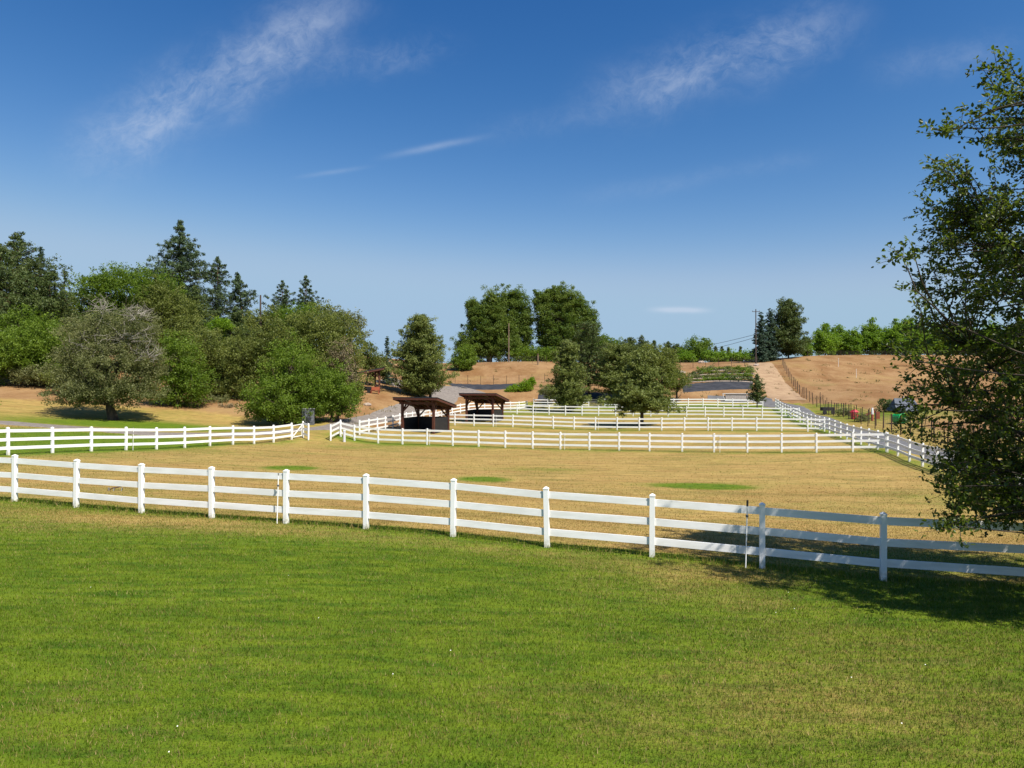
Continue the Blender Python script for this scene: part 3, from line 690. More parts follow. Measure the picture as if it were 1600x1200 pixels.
# white marker stakes on the brown hill
for px, py, Y, lb in ((1310, 575, 152, 'thin white stake high on the brown hill'), (1338, 590, 140, 'thin white stake midway up the brown hill'), (1412, 640, 96, 'tall thin white stake above the blue tent')):
    X, Y = XY(px, Y); r = empty('marker_stake', (X, Y, H(X, Y)), lb, 'stake', 'white marker stakes on the hill'); MB().tube([(0, 0, -.1), (0, 0, 1.9)], .035, 6).build('stake', M['vinyl'], r)
X, Y = XY(39, 91); r = empty('marker_stake', (X, Y, H(X, Y)), 'white stake on the bank at the far left under the shrubs', 'stake'); MB().tube([(0, 0, -.1), (0, 0, 1.0)], .05, 6).build('stake', M['vinyl'], r)

# utility poles and wires


def upole(px, Y, topy, label, m_, arm=True, r0=.16):
    X, Y = XY(px, Y); z = H(X, Y); top = W(px, topy, Y)[2] - z
    r = empty('utility_pole', (X, Y, z), label, 'utility pole'); MB().tube([(0, 0, -.5), (0, 0, top)], [r0, r0 * .7], 8).build('pole', m_, r)
    if arm:
        MB().bar((-.9, -.15, top - .6), (.9, -.15, top - .6), .1, .12).build('crossarm', m_, r)
        for q in (-.8, .8): MB().tube([(q, -.15, top - .54), (q, -.15, top - .35)], .06, 6).build('insulator', M['grey'], r)
    return Vector((X, Y, z + top))


p1 = upole(795, 171, 505, 'pale bare wooden utility pole in front of the left poplar', M['pole'], False)
p2 = upole(407, 112, 461, 'dark weathered utility pole between the left pines and the young pines', M['poledark'], False, .2)
p3 = upole(1181, 160, 483, 'dark utility pole beside the two spruces', M['poledark'], True)
for k, (za, zb) in enumerate(((-5.9, 1.5), (-6.6, -1))):
    m_ = MB(); a = p3 + Vector((0, 0, za)); b = Vector((40, 235, p3.z - 8.5 + zb)); pts = [a.lerp(b, q / 14) - Vector((0, 0, 5 * (q / 14) * (1 - q / 14))) for q in range(15)]
    tag(m_.tube(pts, .045, 4).build('overhead_wire', M['cable']), ('upper' if k == 0 else 'lower') + ' overhead wire sagging left from the dark pole by the spruces', 'wire', 'overhead wires')

# ------------------------------------------------------------------ vegetation


def leafmesh(name, vs, tint, m_, parent):
    N = len(vs) // 4; me = npmesh(name, vs, np.arange(4 * N).reshape(N, 4), {'tint': np.repeat(np.clip(tint, 0, 1), 4)}); return link(name, me, m_, parent)


def clump_leaves(cc, cr_, per, leaf, rs, up=.35, out=.8, rand=.75):
    """leaves over many clumps. cc (K,3) centres, cr_ (K,) radii, per leaves each"""
    K = len(cc); d = rs.normal(size=(K * per, 3)); d /= np.linalg.norm(d, axis=1)[:, None]; rr = rs.rand(K * per) ** .45
    R = np.repeat(cr_, per); c = np.repeat(cc, per, axis=0) + d * (rr * R)[:, None] * np.array([1, 1, .75])
    nrm = d * out + rs.normal(size=d.shape) * rand + np.array([0, 0, up]); s = leaf * rs.uniform(.65, 1.35, K * per)
    return rot_quads(c, nrm, s, s * .62, rs)


LM = dict(
    willow=leafmat('leaf_olive', (.080, .108, .022), (.205, .225, .052)),
    grey=leafmat('leaf_grey_green', (.100, .112, .040), (.225, .230, .095)),
    green=leafmat('leaf_green', (.072, .125, .010), (.170, .240, .026)),
    bright=leafmat('leaf_bright', (.110, .190, .010), (.240, .360, .022), .45),
    maple=leafmat('leaf_maple', (.085, .165, .012), (.210, .310, .030), .45),
    poplar=leafmat('leaf_poplar', (.062, .112, .016), (.170, .220, .038)),
    dark=leafmat('leaf_dark', (.040, .068, .016), (.125, .155, .044), .25),
    pine=leafmat('needle_pine', (.034, .062, .028), (.105, .145, .054), .2),
    pineyel=leafmat('needle_young', (.085, .115, .024), (.220, .245, .062), .25),
    spruce=leafmat('needle_spruce', (.026, .058, .036), (.075, .115, .070), .15),
    oak=leafmat('leaf_near', (.034, .062, .008), (.135, .165, .022), .45, .42, .45),
    brown=leafmat('leaf_tan', (.14, .115, .06), (.24, .19, .11), .2),
)


def limb(mb, a, b, r0, r1, rs, bend=.15, k=5, seg=5):
    a = np.array(a, float); b = np.array(b, float); L = np.linalg.norm(b - a); off = rs.normal(size=3) * L * bend * .5; off[2] = abs(off[2]) * .5 - L * .05
    pts = [a + (b - a) * q + off * math.sin(PI * q) for q in np.linspace(0, 1, seg)]
    mb.tube(pts, list(np.linspace(r0, r1, seg)), k, False); return pts


def decid(label, Y, trunk, lobes, mt, leaf=.22, clump=.75, per=34, dens=1.0, name='tree', cat='tree', seed=1, dy=None, bark='bark', group=None, tr=.22, dead=None, depth=.9, stems=1, shell=.35):
    per = int(per * 1.15)
    rs = np.random.RandomState(seed); tx, ty = XY(trunk, Y); tz = H(tx, ty); r = empty(name, (tx, ty, tz), label, cat, group); B = np.array([tx, ty, tz])
    cc = []; cents = []
    for li, lb in enumerate(lobes):
        px, py, rx, rz_ = lb[:4]; dy_ = lb[4] if len(lb) > 4 else rs.uniform(-.3, .3) * rx * Y / F
        c = np.array(W(px, py, Y + dy_)) ; R = np.array([rx * Y / F, rx * Y / F * depth, rz_ * Y / F]); cents.append((c, R))
        area = 4 * PI * ((R[0] * R[1]) ** 1.6 / 3 + 2 * (R[0] * R[2]) ** 1.6 / 3) ** (1 / 1.6); K = max(8, int(area / (clump ** 2 * .95) * dens))
        d = rs.normal(size=(K, 3)); d /= np.linalg.norm(d, axis=1)[:, None]; q = shell + (1 - shell) * rs.rand(K) ** .7
        q *= 1 + .15 * rs.normal(size=K) + (rs.rand(K) < .07) * .16; p = c + d * R * q[:, None]; cc.append(p)
    ccl = cc; cc = np.concatenate(cc); keep = cc[:, 2] > H(cc[:, 0], cc[:, 1]) + clump * .3; cc = cc[keep]; K = len(cc); cr_ = clump * rs.uniform(.5, 1.35, K)
    vs = clump_leaves(cc, cr_, per, leaf, rs); lt = np.concatenate([np.full(len(c_), rs.uniform(-.2, .25)) for c_ in ccl])[keep]; ct = rs.rand(K) * .6 + .1 + lt; tint = np.repeat(ct, per) + rs.normal(size=K * per) * .22
    leafmesh('crown', vs - B, tint, LM[mt], r)
    mb = MB()
    for s in range(stems):
        o_ = rs.normal(size=2) * (0 if stems == 1 else tr * 2.2); c0, R0 = cents[s % len(cents)]
        top = c0 + np.array([0, 0, R0[2] * .45]); p0 = np.array([o_[0], o_[1], -.3]); p1 = top - B
        pts = [p0 + (p1 - p0) * q + np.array([rs.normal() * .12, rs.normal() * .12, 0]) * (q > .1) for q in np.linspace(0, 1, 7)]
        mb.tube(pts, [tr * (1.35 if i == 0 else 1) * (1 - .75 * i / 6) for i in range(7)], 8, False)
        for c, R in cents:
            if len(cents) > 1: limb(mb, pts[2 + rs.randint(2)], c - B, tr * .5, tr * .12, rs)
        for k in range(14):
            q = cc[rs.randint(K)] - B; limb(mb, pts[1 + rs.randint(5)], q, tr * .28, .02, rs, seg=4)
    mb.build('trunk', M[bark], r)
    if dead:
        mb = MB()
        for (px, py, rx, rz_, n_) in dead:
            c = np.array(W(px, py, Y - 1.5)); R = np.array([rx * Y / F, 1.5, rz_ * Y / F])
            for k in range(n_):
                d = rs.normal(size=3); d /= np.linalg.norm(d); a = c + d * R * .25; b = c + d * R * rs.uniform(.7, 1.15) + np.array([0, 0, .3])
                p = limb(mb, a - B, b - B, .024, .009, rs, .3, 3, 4)
                for m2 in range(3): e = p[1 + rs.randint(3)] + rs.normal(size=3) * .5 + np.array([0, 0, .2]); limb(mb, p[2], e, .013, .006, rs, .3, 3, 3)
        mb.build('dead_twigs', M['deadtwig'], r)
    return r


def conifer(label, Y, px, topy, hw, basey=None, kind='pine', seed=1, name='pine_tree', group=None, bare=.2, tuft=.5, leaf=.36, per=18, nb=None, prof=None, tr=None, cat='tree', Yb=None, lean=0, droop=None):
    rs = np.random.RandomState(seed); X, Y = XY(px, Y); z0 = H(X, Y); r = empty(name, (X, Y, z0), label, cat, group)
    top = W(px, topy, Y)[2] - z0; Rm = hw * Y / F; tr = tr or max(.09, top * .013); zb = top * bare
    prof = prof or {'pine': (lambda q: (1 - q) ** .62 * (.75 + .5 * math.sin(q * 9 + seed) * .5)), 'spruce': (lambda q: (1 - q) ** .85), 'bushy': (lambda q: math.sin(PI * min(1, (1 - q) * .62 + .02)) ** .8)}[kind]
    mb = MB(); mb.tube([(0, 0, -.3), (0, 0, top * .5), (lean, 0, top * .98)], [tr * 1.15, tr * .7, .02], 8, False); cc = []; cr_ = []
    nb = nb or int(26 + top * 7)
    dr = droop if droop is not None else {'pine': .25, 'spruce': -.12, 'bushy': .3}[kind]
    A1, A2 = rs.uniform(0, 6.28, 2)
    for k in range(nb):
        q = (k + rs.rand()) / nb; z = zb + (top - zb) * q * .97; a = k * 2.39996 + rs.normal() * .4; irr = 1 + (.22 * math.sin(3 * a + q * 13 + A1) + .14 * math.sin(a - q * 22 + A2)) * (kind != 'spruce'); L = max(.25, Rm * prof(q) * irr * rs.uniform(.5, 1.25))
        d = np.array([math.cos(a), math.sin(a), 0]); p0 = np.array([lean * q, 0, z]); tip = p0 + d * L + np.array([0, 0, dr * L + rs.normal() * .08 * L])
        if kind == 'spruce': tip[2] -= L * .1
        mid = (p0 + tip) / 2 + np.array([0, 0, -.06 * L]); mb.tube([p0, mid, tip], [max(.02, tr * .28 * (1 - q)), .02 + tr * .1 * (1 - q), .01], 4, False)
        nt = max(1, int(L / (tuft * .85)))
        for j in range(nt):
            f = (j + .6) / nt
            if kind == 'pine' and f < .35 and rs.rand() < .6: continue
            p = p0 + (tip - p0) * f; w = tuft * (.35 if kind == 'spruce' else .55) * L * .28 if L > 1.5 else 0
            side = np.array([-d[1], d[0], 0]) * rs.normal() * (.16 * L * f + .05); p = p + side + np.array([0, 0, rs.normal() * tuft * .25])
            cc.append(p); cr_.append(tuft * rs.uniform(.6, 1.15) * (1 - .35 * q))
            if kind != 'pine' and L > 1.2: cc.append(p - side * 2 + rs.normal(size=3) * .1); cr_.append(tuft * rs.uniform(.55, 1.0))
    cc.append(np.array([lean, 0, top * .985])); cr_.append(tuft * .5)
    cc = np.array(cc); cr_ = np.array(cr_); K = len(cc); N = K * per; d = rs.normal(size=(N, 3)); d /= np.linalg.norm(d, axis=1)[:, None]
    flat = .45 if kind == 'spruce' else .8
    c = np.repeat(cc, per, axis=0) + d * (rs.rand(N) ** .5 * np.repeat(cr_, per))[:, None] * np.array([1, 1, flat])
    nrm = d * .7 + rs.normal(size=(N, 3)) * .6 + np.array([0, 0, .4]); s = leaf * rs.uniform(.6, 1.3, N)
    vs = rot_quads(c, nrm, s, s * .34, rs); ct = rs.rand(K) * .6 + .1
    m_ = {'pine': 'pine', 'spruce': 'spruce', 'bushy': 'pineyel'}[kind]
    if kind == 'pine' and seed % 5 == 0: m_ = 'pine'
    leafmesh('crown', vs, np.repeat(ct, per) + rs.normal(size=N) * .25, LM[prof_m.get(seed, m_)], r)
    mb.build('trunk', M['barkred'] if kind == 'pine' else M['bark'], r)
    return r


prof_m = {}

# ---- left hillside, from back to front
prof_m.update({21: 'dark', 22: 'dark'})
BR = lambda q: min(1.02, .12 + 2.2 * (1 - q)) * (.9 + .12 * math.sin(q * 21))
def PON(a, b=.0): return lambda q: min(1, (1 - q) * 3.0) ** .7 * (.82 + .22 * math.sin(q * 15 + a)) * min(1, .55 + q * 2.2)
prof_m.update({21: 'dark', 22: 'dark', 24: 'dark', 26: 'dark'})
conifer('tall dark pine at the far left edge, its top the highest there', 112, 28, 362, 62, kind='pine', seed=21, bare=.1, tuft=.95, leaf=.45, nb=210, per=34, prof=BR)
conifer('dark broad pine filling the left edge just below the tallest one', 104, 0, 380, 66, kind='pine', seed=22, bare=.06, tuft=.95, leaf=.45, nb=210, per=34, prof=BR)
conifer('narrow pointed fir right of the far left pines', 116, 64, 384, 34, kind='spruce', seed=23, bare=.1, tuft=.6, nb=170, per=24, name='fir_tree')
conifer('dark bushy pine on the slope below the pointed fir', 100, 78, 425, 50, kind='pine', seed=24, bare=.04, tuft=.85, leaf=.42, nb=200, per=34, prof=BR)
conifer('dark bushy pine low at the left, below the broad pine', 98, 40, 430, 60, kind='pine', seed=26, bare=.04, tuft=.85, leaf=.42, nb=200, per=34, prof=BR)
conifer('small dark pine with knobbly tufts, standing free against the sky at left', 122, 101, 418, 16, kind='pine', seed=25, bare=.2, tuft=.5, nb=44, per=34, prof=PON(1))
conifer('big ponderosa pine, the tallest tree on the left hillside', 128, 281, 343, 52, kind='pine', seed=31, bare=.3, tuft=.85, leaf=.42, nb=190, per=44, prof=lambda q: min(1, (1 - q) * 2.1) * (.95 + .12 * math.sin(q * 17)), droop=.12)
conifer('slender ponderosa pine right of the tallest pine', 126, 340, 400, 24, kind='pine', seed=32, bare=.22, tuft=.7, leaf=.4, nb=120, per=40, prof=PON(2), droop=.35)
conifer('pine leaning over beside the dark utility pole', 122, 380, 427, 28, kind='pine', seed=33, bare=.22, tuft=.7, leaf=.4, nb=105, per=40, prof=PON(4), droop=.4, lean=-1)
conifer('left one of the two young pines above the round trees', 122, 441, 437, 22, kind='pine', seed=34, bare=.15, tuft=.5, nb=120, per=30, prof=lambda q: min(1, (1 - q) * 2.6) ** .8, droop=.6)
conifer('right one of the two young pines above the round trees, slightly taller', 122, 478, 429, 22, kind='pine', seed=35, bare=.15, tuft=.5, nb=120, per=30, prof=lambda q: min(1, (1 - q) * 2.6) ** .8, droop=.6)
prof_m.update({36: 'dark', 37: 'dark', 38: 'dark'})
conifer('dark green fir in front of the slender ponderosa', 108, 306, 446, 32, kind='bushy', seed=36, bare=.05, tuft=.6, nb=190, per=26, name='fir_tree', prof=BR)
conifer('low dark fir below the leaning pine', 106, 368, 478, 30, kind='bushy', seed=37, bare=.05, tuft=.6, nb=170, per=26, name='fir_tree', prof=BR)
conifer('dark fir low on the slope beside the yellow green shrub', 104, 322, 500, 30, kind='bushy', seed=38, bare=.05, tuft=.6, nb=150, per=26, name='fir_tree', prof=BR)
decid('olive thicket tree high on the slope behind the leaning tree', 116, 110, [(110, 500, 44, 34), (75, 520, 40, 30), (140, 520, 40, 34)], 'willow', .3, 1.0, 36, seed=141)
decid('olive tree on the slope behind the grey green shrubby tree', 114, 410, [(395, 520, 34, 34), (430, 510, 34, 30), (420, 545, 44, 30)], 'willow', .28, .95, 36, seed=142)
decid('olive tree filling the slope below the two young pines', 112, 455, [(450, 505, 36, 28), (480, 500, 34, 28)], 'green', .28, .95, 36, seed=143)
decid('wide olive green willow crown on the skyline at left, behind the leaning tree', 108, 200, [(150, 455, 34, 34), (195, 450, 48, 38), (245, 462, 42, 40), (180, 500, 60, 40), (250, 505, 45, 40)], 'green', .26, .9, 40, seed=41)
decid('olive tree right of the wide willow, below the tall ponderosa', 104, 285, [(270, 500, 40, 50), (250, 470, 30, 35), (295, 540, 40, 40)], 'willow', .25, .85, 38, seed=42)
decid('yellow green shrub glowing among the dark firs', 102, 343, [(345, 508, 17, 12), (335, 525, 16, 14)], 'bright', .22, .6, 34, seed=43, name='shrub', cat='shrub')
decid('grey green tree behind the leaning tree on its left', 92, 60, [(30, 520, 45, 38), (75, 535, 45, 38), (110, 560, 40, 35), (50, 565, 50, 26)], 'green', .24, .85, 36, seed=44)
decid('rounded bush at the left edge on the bank', 88, -8, [(-10, 570, 34, 36), (10, 545, 28, 28)], 'green', .22, .8, 34, seed=45, name='shrub', cat='shrub')
decid('low grey brown shrub on the bank at far left', 92, 18, [(22, 562, 22, 12), (8, 572, 20, 12)], 'grey', .2, .6, 30, seed=46, name='shrub', cat='shrub')
decid('leaf green tree between the leaning tree and the hillside thicket', 82, 277, [(275, 560, 38, 40), (255, 600, 34, 26), (300, 595, 34, 32), (285, 620, 34, 14)], 'green', .2, .75, 38, seed=47, tr=.16)
decid('tall thicket tree behind the leaf green tree', 96, 330, [(320, 545, 36, 40), (355, 565, 36, 42), (330, 600, 36, 30)], 'willow', .24, .8, 36, seed=48)
decid('grey green shrubby tree left of the great round tree', 92, 385, [(380, 555, 34, 42), (400, 600, 34, 34), (360, 610, 26, 24)], 'willow', .22, .8, 36, seed=49)
decid('great round willow with pinkish tan seed heads, skyline above the lane', 92, 505, [(450, 545, 46, 50), (500, 525, 50, 48), (530, 550, 38, 52), (543, 600, 28, 40), (420, 570, 36, 44), (505, 590, 60, 48)], 'willow', .24, .85, 40, seed=50, tr=.35, stems=2)
decid('pale silvery tree top rising behind the great round willow', 100, 535, [(520, 500, 30, 24), (550, 515, 24, 28)], 'grey', .24, .75, 30, dens=.8, seed=51)
decid('low sprays of tan seed heads hanging on the right of the great willow', 88, 553, [(535, 555, 18, 30), (548, 585, 14, 24), (520, 560, 14, 20)], 'brown', .16, .55, 18, dens=.7, seed=52, name='shrub', cat='shrub')
decid('bright green tree in front of the great willow, branches down to the lane', 74, 455, [(458, 575, 44, 48), (430, 620, 46, 38), (490, 610, 40, 40), (410, 638, 32, 20), (460, 640, 45, 22)], 'green', .18, .72, 44, seed=53, tr=.2, stems=3)
decid('second bright green tree beside the lane, right of the first one', 76, 522, [(522, 605, 34, 40), (540, 625, 22, 28), (505, 630, 30, 26)], 'green', .18, .72, 44, seed=54, tr=.2, stems=2)
decid('small grey green trees on the skyline right of the great willow', 112, 575, [(575, 555, 20, 22), (590, 575, 18, 22)], 'willow', .25, .8, 32, seed=55)
decid('leaning elm with dead twigs in its crown, standing beside the gravel lane', 70, 179, [(150, 520, 52, 36), (205, 520, 46, 40), (225, 565, 38, 42), (125, 570, 46, 40), (175, 575, 60, 50), (120, 612, 42, 22), (150, 612, 50, 20), (210, 612, 46, 20)], 'grey', .16, .62, 40, dens=.85, seed=56, tr=.42, dead=[(160, 483, 24, 16, 24), (213, 492, 24, 18, 38), (195, 530, 50, 30, 30), (230, 560, 30, 20, 16), (150, 545, 50, 25, 24)])
for px, py, Y, w_, h_, mt_, lb in ((60, 585, 90, 40, 14, 'grey', 'low shrub on the bank left of the leaning elm'), (105, 590, 86, 34, 15, 'willow', 'olive shrub on the bank just behind the leaning elm'), (335, 628, 88, 24, 10, 'grey', 'dry brushy shrub under the thicket trees'), (360, 640, 84, 22, 9, 'brown', 'tan dry brush at the foot of the thicket'), (310, 630, 86, 18, 8, 'brown', 'tan dry brush right of the small tree trunk')):
    decid(lb, Y, px, [(px, py, w_, h_), (px + w_ * .5, py + 4, w_ * .6, h_ * .8)], mt_, .17, .5, 26, seed=int(px), name='shrub', cat='shrub', tr=.05)

# ---- middle
prof_m.update({61: 'spruce', 62: 'pineyel'})
conifer('small dark spruce standing left of the bushy fir', 118, 605, 525, 15, kind='spruce', seed=61, bare=.05, tuft=.45, nb=80, name='spruce_tree')
conifer('bushy fir on the bank above the nearer shelter', 108, 655, 493, 46, kind='bushy', seed=62, bare=.03, tuft=.62, leaf=.34, nb=300, per=22, name='fir_tree', prof=lambda q: .30 + .85 * (1 - q) ** .9 if q > .12 else .85)
decid('soft olive tree pressed against the right of the bushy fir', 109, 672, [(672, 560, 24, 44), (640, 555, 22, 36), (660, 595, 38, 22)], 'willow', .22, .75, 30, dens=.7, seed=63)
decid('young green tree standing alone on the orange bank', 160, 727, [(727, 556, 18, 20), (724, 566, 20, 12)], 'green', .32, .9, 36, seed=64, tr=.3)
decid('large poplar left of the sky gap, dense round crown', 200, 778, [(752, 500, 22, 38), (770, 488, 20, 38), (790, 492, 20, 42), (812, 485, 16, 34), (822, 505, 12, 26), (748, 535, 32, 32), (782, 530, 36, 36), (728, 545, 15, 20), (808, 532, 24, 28), (738, 485, 12, 20), (800, 465, 10, 14)], 'poplar', .36, 1.15, 74, seed=65, tr=.6, stems=2)
decid('large poplar right of the sky gap, the taller one with bushy sides', 200, 880, [(850, 485, 15, 34), (870, 480, 16, 34), (888, 485, 18, 36), (905, 492, 17, 34), (920, 510, 14, 34), (855, 525, 20, 26), (882, 525, 36, 40), (915, 540, 26, 28), (936, 545, 12, 22), (842, 470, 10, 18), (868, 458, 9, 14)], 'poplar', .36, 1.15, 74, seed=66, tr=.6, stems=2)
for px, w_, h_, lb in ((820, 22, 14, 'low hedge tree left part under the sky gap'), (850, 24, 13, 'low hedge tree under the right poplar'), (945, 26, 26, 'round tree on the skyline right of the poplars')):
    decid(lb, 195, px, [(px, 560 - h_ * .4, w_, h_), (px + 10, 560 - h_ * .3, w_ * .7, h_ * .8)], 'green', .4, 1.2, 34, seed=int(px) + 3, tr=.25)
prof_m.update({71: 'pineyel', 72: 'dark', 73: 'pineyel', 74: 'dark', 75: 'dark'})
conifer('bushy cone shaped pine at the left end of the back fence', 113, 888, 533, 31, kind='bushy', seed=71, bare=.05, tuft=.55, leaf=.34, nb=260, per=22, prof=lambda q: (.3 + .8 * (1 - q) ** .8) * min(1, .55 + q * 3))
conifer('tall brownish pine behind the cone shaped pine', 128, 920, 503, 36, kind='pine', seed=72, bare=.12, tuft=.65, leaf=.38, nb=190, per=20, prof=lambda q: .35 + .7 * (1 - q) ** .6)
conifer('olive pine between the brownish pine and the round pine', 122, 965, 540, 38, kind='bushy', seed=73, bare=.12, tuft=.6, leaf=.36, nb=200, per=20, prof=lambda q: .4 + .6 * (1 - q) ** .6)
conifer('dark pine top on the skyline behind the olive pine', 150, 985, 527, 28, kind='bushy', seed=74, bare=.1, tuft=.6, nb=110)
decid('olive green tree behind the round pine', 118, 1030, [(1018, 562, 28, 26), (1042, 570, 20, 26), (1030, 595, 28, 20)], 'willow', .24, .8, 36, seed=76)
decid('rounded shrub tree right of the round pine, beside the plant rows', 121, 1058, [(1058, 595, 17, 20), (1048, 585, 14, 16)], 'willow', .22, .7, 34, seed=77, name='shrub', cat='shrub')
decid('low blue green shrub behind the left end of the back fence', 122, 858, [(856, 612, 14, 8), (868, 610, 10, 10)], 'grey', .2, .55, 28, seed=78, name='shrub', cat='shrub')
prof_m[79] = 'pineyel'
conifer('round crowned pine with a bare trunk standing inside the paddock', 80.5, 1003, 545, 46, kind='bushy', seed=79, bare=.22, tuft=.48, leaf=.30, nb=250, per=26, tr=.2, prof=lambda q: (1.0 if q < .2 else .22 + .76 * (1 - (q - .2) / .8) ** .9), droop=-.05)
prof_m[80] = 'dark'
conifer('small thin pine standing behind the back fence near the wooden frame', 112.5, 1183, 584, 17, kind='bushy', seed=80, bare=.2, tuft=.38, leaf=.28, nb=90, per=18, prof=lambda q: .9 * (1 - q) ** .6 * min(1, .6 + 3 * q), droop=.2)
# skyline right of centre
decid('round green tree on the skyline left of the thin wires', 190, 1088, [(1085, 548, 20, 20), (1102, 545, 12, 16), (1080, 556, 20, 12)], 'green', .4, 1.2, 36, seed=81, tr=.3)
for i, (px, ty, w_) in enumerate(((1003, 525, 16), (1022, 532, 9), (1044, 534, 14), (1058, 538, 12))):
    prof_m[90 + i] = 'dark'; conifer(['dark conifer tip over the olive tree, leftmost of the skyline tips', 'small pointed dark conifer tip on the skyline', 'dark conifer right of the small pointed tip', 'low dark conifer left of the round green tree'][i], 195, px, ty, w_, kind='bushy', seed=90 + i, bare=.05, tuft=.8, leaf=.5, nb=70, group='dark conifers on the skyline')
for i, (px, ty, w_) in enumerate(((1118, 541, 9), (1128, 542, 8), (1138, 543, 9), (1157, 542, 8))):
    prof_m[95 + i] = 'dark'; conifer(['first small dark conifer right of the round green tree', 'second small dark conifer, close beside the first', 'third small dark conifer in the middle of the hedge', 'small dark conifer nearest to the dark utility pole'][i], 200, px, ty, w_, kind='pine', seed=95 + i, bare=.05, tuft=.7, leaf=.5, nb=46, group='dark conifers on the skyline')
for i, px in enumerate((1070, 1108, 1126, 1147, 1168)):
    decid(['bright hedge shrub under the round green tree', 'bright hedge shrub right of the round green tree', 'bright hedge shrub below the small dark conifers', 'bright hedge shrub in the middle of the dark conifers', 'bright hedge shrub next to the dark utility pole'][i], 185, px, [(px, 558, 14, 9), (px + 8, 560, 10, 7)], 'maple', .4, 1.0, 30, seed=100 + i, name='shrub', cat='shrub', group='hedge along the skyline', tr=.1)
prof_m.update({111: 'spruce', 112: 'spruce', 113: 'dark'})
conifer('left spruce of the pair, behind the dark utility pole', 166, 1189, 487, 15, kind='spruce', seed=111, bare=.03, tuft=.55, leaf=.42, nb=150, name='spruce_tree', prof=lambda q: .25 + .8 * (1 - q) ** .8)
conifer('right spruce of the pair, slightly taller', 168, 1203, 481, 16, kind='spruce', seed=112, bare=.03, tuft=.55, leaf=.42, nb=150, name='spruce_tree', prof=lambda q: .25 + .8 * (1 - q) ** .8)
conifer('dense dark brown green pine at the corner of the brown hill', 170, 1232, 469, 29, kind='bushy', seed=113, bare=.06, tuft=.95, leaf=.5, nb=260, per=26, prof=lambda q: .28 + .75 * (1 - q) ** .6)
ml = ['young maple just right of the dark pine, small crown', 'bright maple with a twig poking up above its crown', 'bright maple, second of the row on the hill crest', 'bright maple, third of the row on the hill crest', 'tall narrow bright maple in the middle of the row', 'bright maple left of the big round maple', 'big round maple near the overhanging tree', 'maple on the crest behind the overhanging tree', 'second maple on the crest behind the overhanging tree', 'third maple on the crest at the right edge', 'maple on the crest at the very right edge']
for i, (px, ty, w_) in enumerate(((1258, 528, 12), (1290, 508, 22), (1312, 510, 18), (1335, 516, 16), (1362, 503, 20), (1385, 514, 16), (1418, 497, 34), (1462, 508, 28), (1505, 505, 30), (1550, 508, 30), (1598, 505, 30))):
    hh = (560 - ty) / 2; decid(ml[i], 178 + (i % 3) * 2, px, [(px, 560 - hh * .8, w_, hh * .8), (px - w_ * .45, 560 - hh * 1.15, w_ * .3, hh * .8), (px + w_ * .1, 560 - hh * 1.35, w_ * .26, hh * .8), (px + w_ * .55, 560 - hh * 1.1, w_ * .26, hh * .75), (px - w_ * .1, 560 - hh * 1.75, w_ * .1, hh * .4)], 'maple', .36, .8, 34, seed=120 + i, name='maple_tree', group='maples along the crest of the brown hill', tr=.2)
decid('bright green vine hedge climbing beside the dark fabric bed', 130, 812, [(795, 613, 8, 8), (805, 610, 9, 9), (815, 606, 9, 9), (824, 602, 9, 10), (831, 596, 5, 7)], 'bright', .2, .5, 36, seed=131, name='hedge', cat='hedge', tr=.05, dens=1.2)
# terrace plants
rs_ = np.random.RandomState(5); k = 0
rowsP = [(1072, 1140 + 34, 594.5, 136.5), (1074, 1176, 588, 140), (1078, 1174, 582.5, 144), (1086, 1176, 578, 148)]
proto = {}
for ri, (xa, xb, py, Y) in enumerate(rowsP):
    n_ = 12
    for j in range(n_):
        px = xa + (xb - xa) * (j + rs_.uniform(.2, .8)) / n_; X, Yy = XY(px, Y + (px - 1120) * .02); kind_ = rs_.choice(['green', 'grey', 'dark'], p=[.45, .35, .2]); key = (kind_, int(rs_.randint(2)))
        if key not in proto:
            cc = rs_.normal(size=(14, 3)) * np.array([.55, .35, .16]) + np.array([0, 0, .42]); vs = clump_leaves(cc, np.full(14, .34), 26, .17, rs_)
            N = len(vs) // 4; proto[key] = npmesh('bed_plant', vs, np.arange(4 * N).reshape(N, 4), {'tint': np.repeat(np.clip(rs_.rand(N), 0, 1), 4)}); proto[key].materials.append(LM[kind_])
        o = bpy.data.objects.new('bed_plant', proto[key]); C.objects.link(o); s = rs_.uniform(1.0, 1.8); o.scale = (s * 1.1, s, s * rs_.uniform(.5, .9)); o.location = (X, Yy, H(X, Yy)); o.rotation_euler = (0, 0, rs_.uniform(0, 6.28))
        tag(o, ['low leafy plant in the lowest row of the terraced bed', 'low leafy plant in the second row of the terraced bed', 'low leafy plant in the third row of the terraced bed', 'low leafy plant in the topmost row of the terraced bed'][ri], 'plant', 'plants in terraced rows'); k += 1
for ri, (xa, xb, py, Y) in enumerate(rowsP):
    pts = [XY(xa - 4, Y), XY((xa + xb) / 2, Y), XY(xb + 4, Y + 1)]
    ribbon('planting_strip', pts, 2.6, M['fabric'], lift=.09, kind='structure', nw=4, wob=.1)
    P = resample([(x, y - 1.15) for x, y in pts], 1.0)
    m_ = MB().tube([(x, y, H(x, y) + .08) for x, y in P], .14, 6); tag(m_.build('terrace_edging', M['rock']), ['pale log edging under the lowest plant row', 'pale log edging under the second plant row', 'pale log edging under the third plant row', 'pale log edging under the topmost plant row'][ri], 'edging', 'edging between the plant rows')

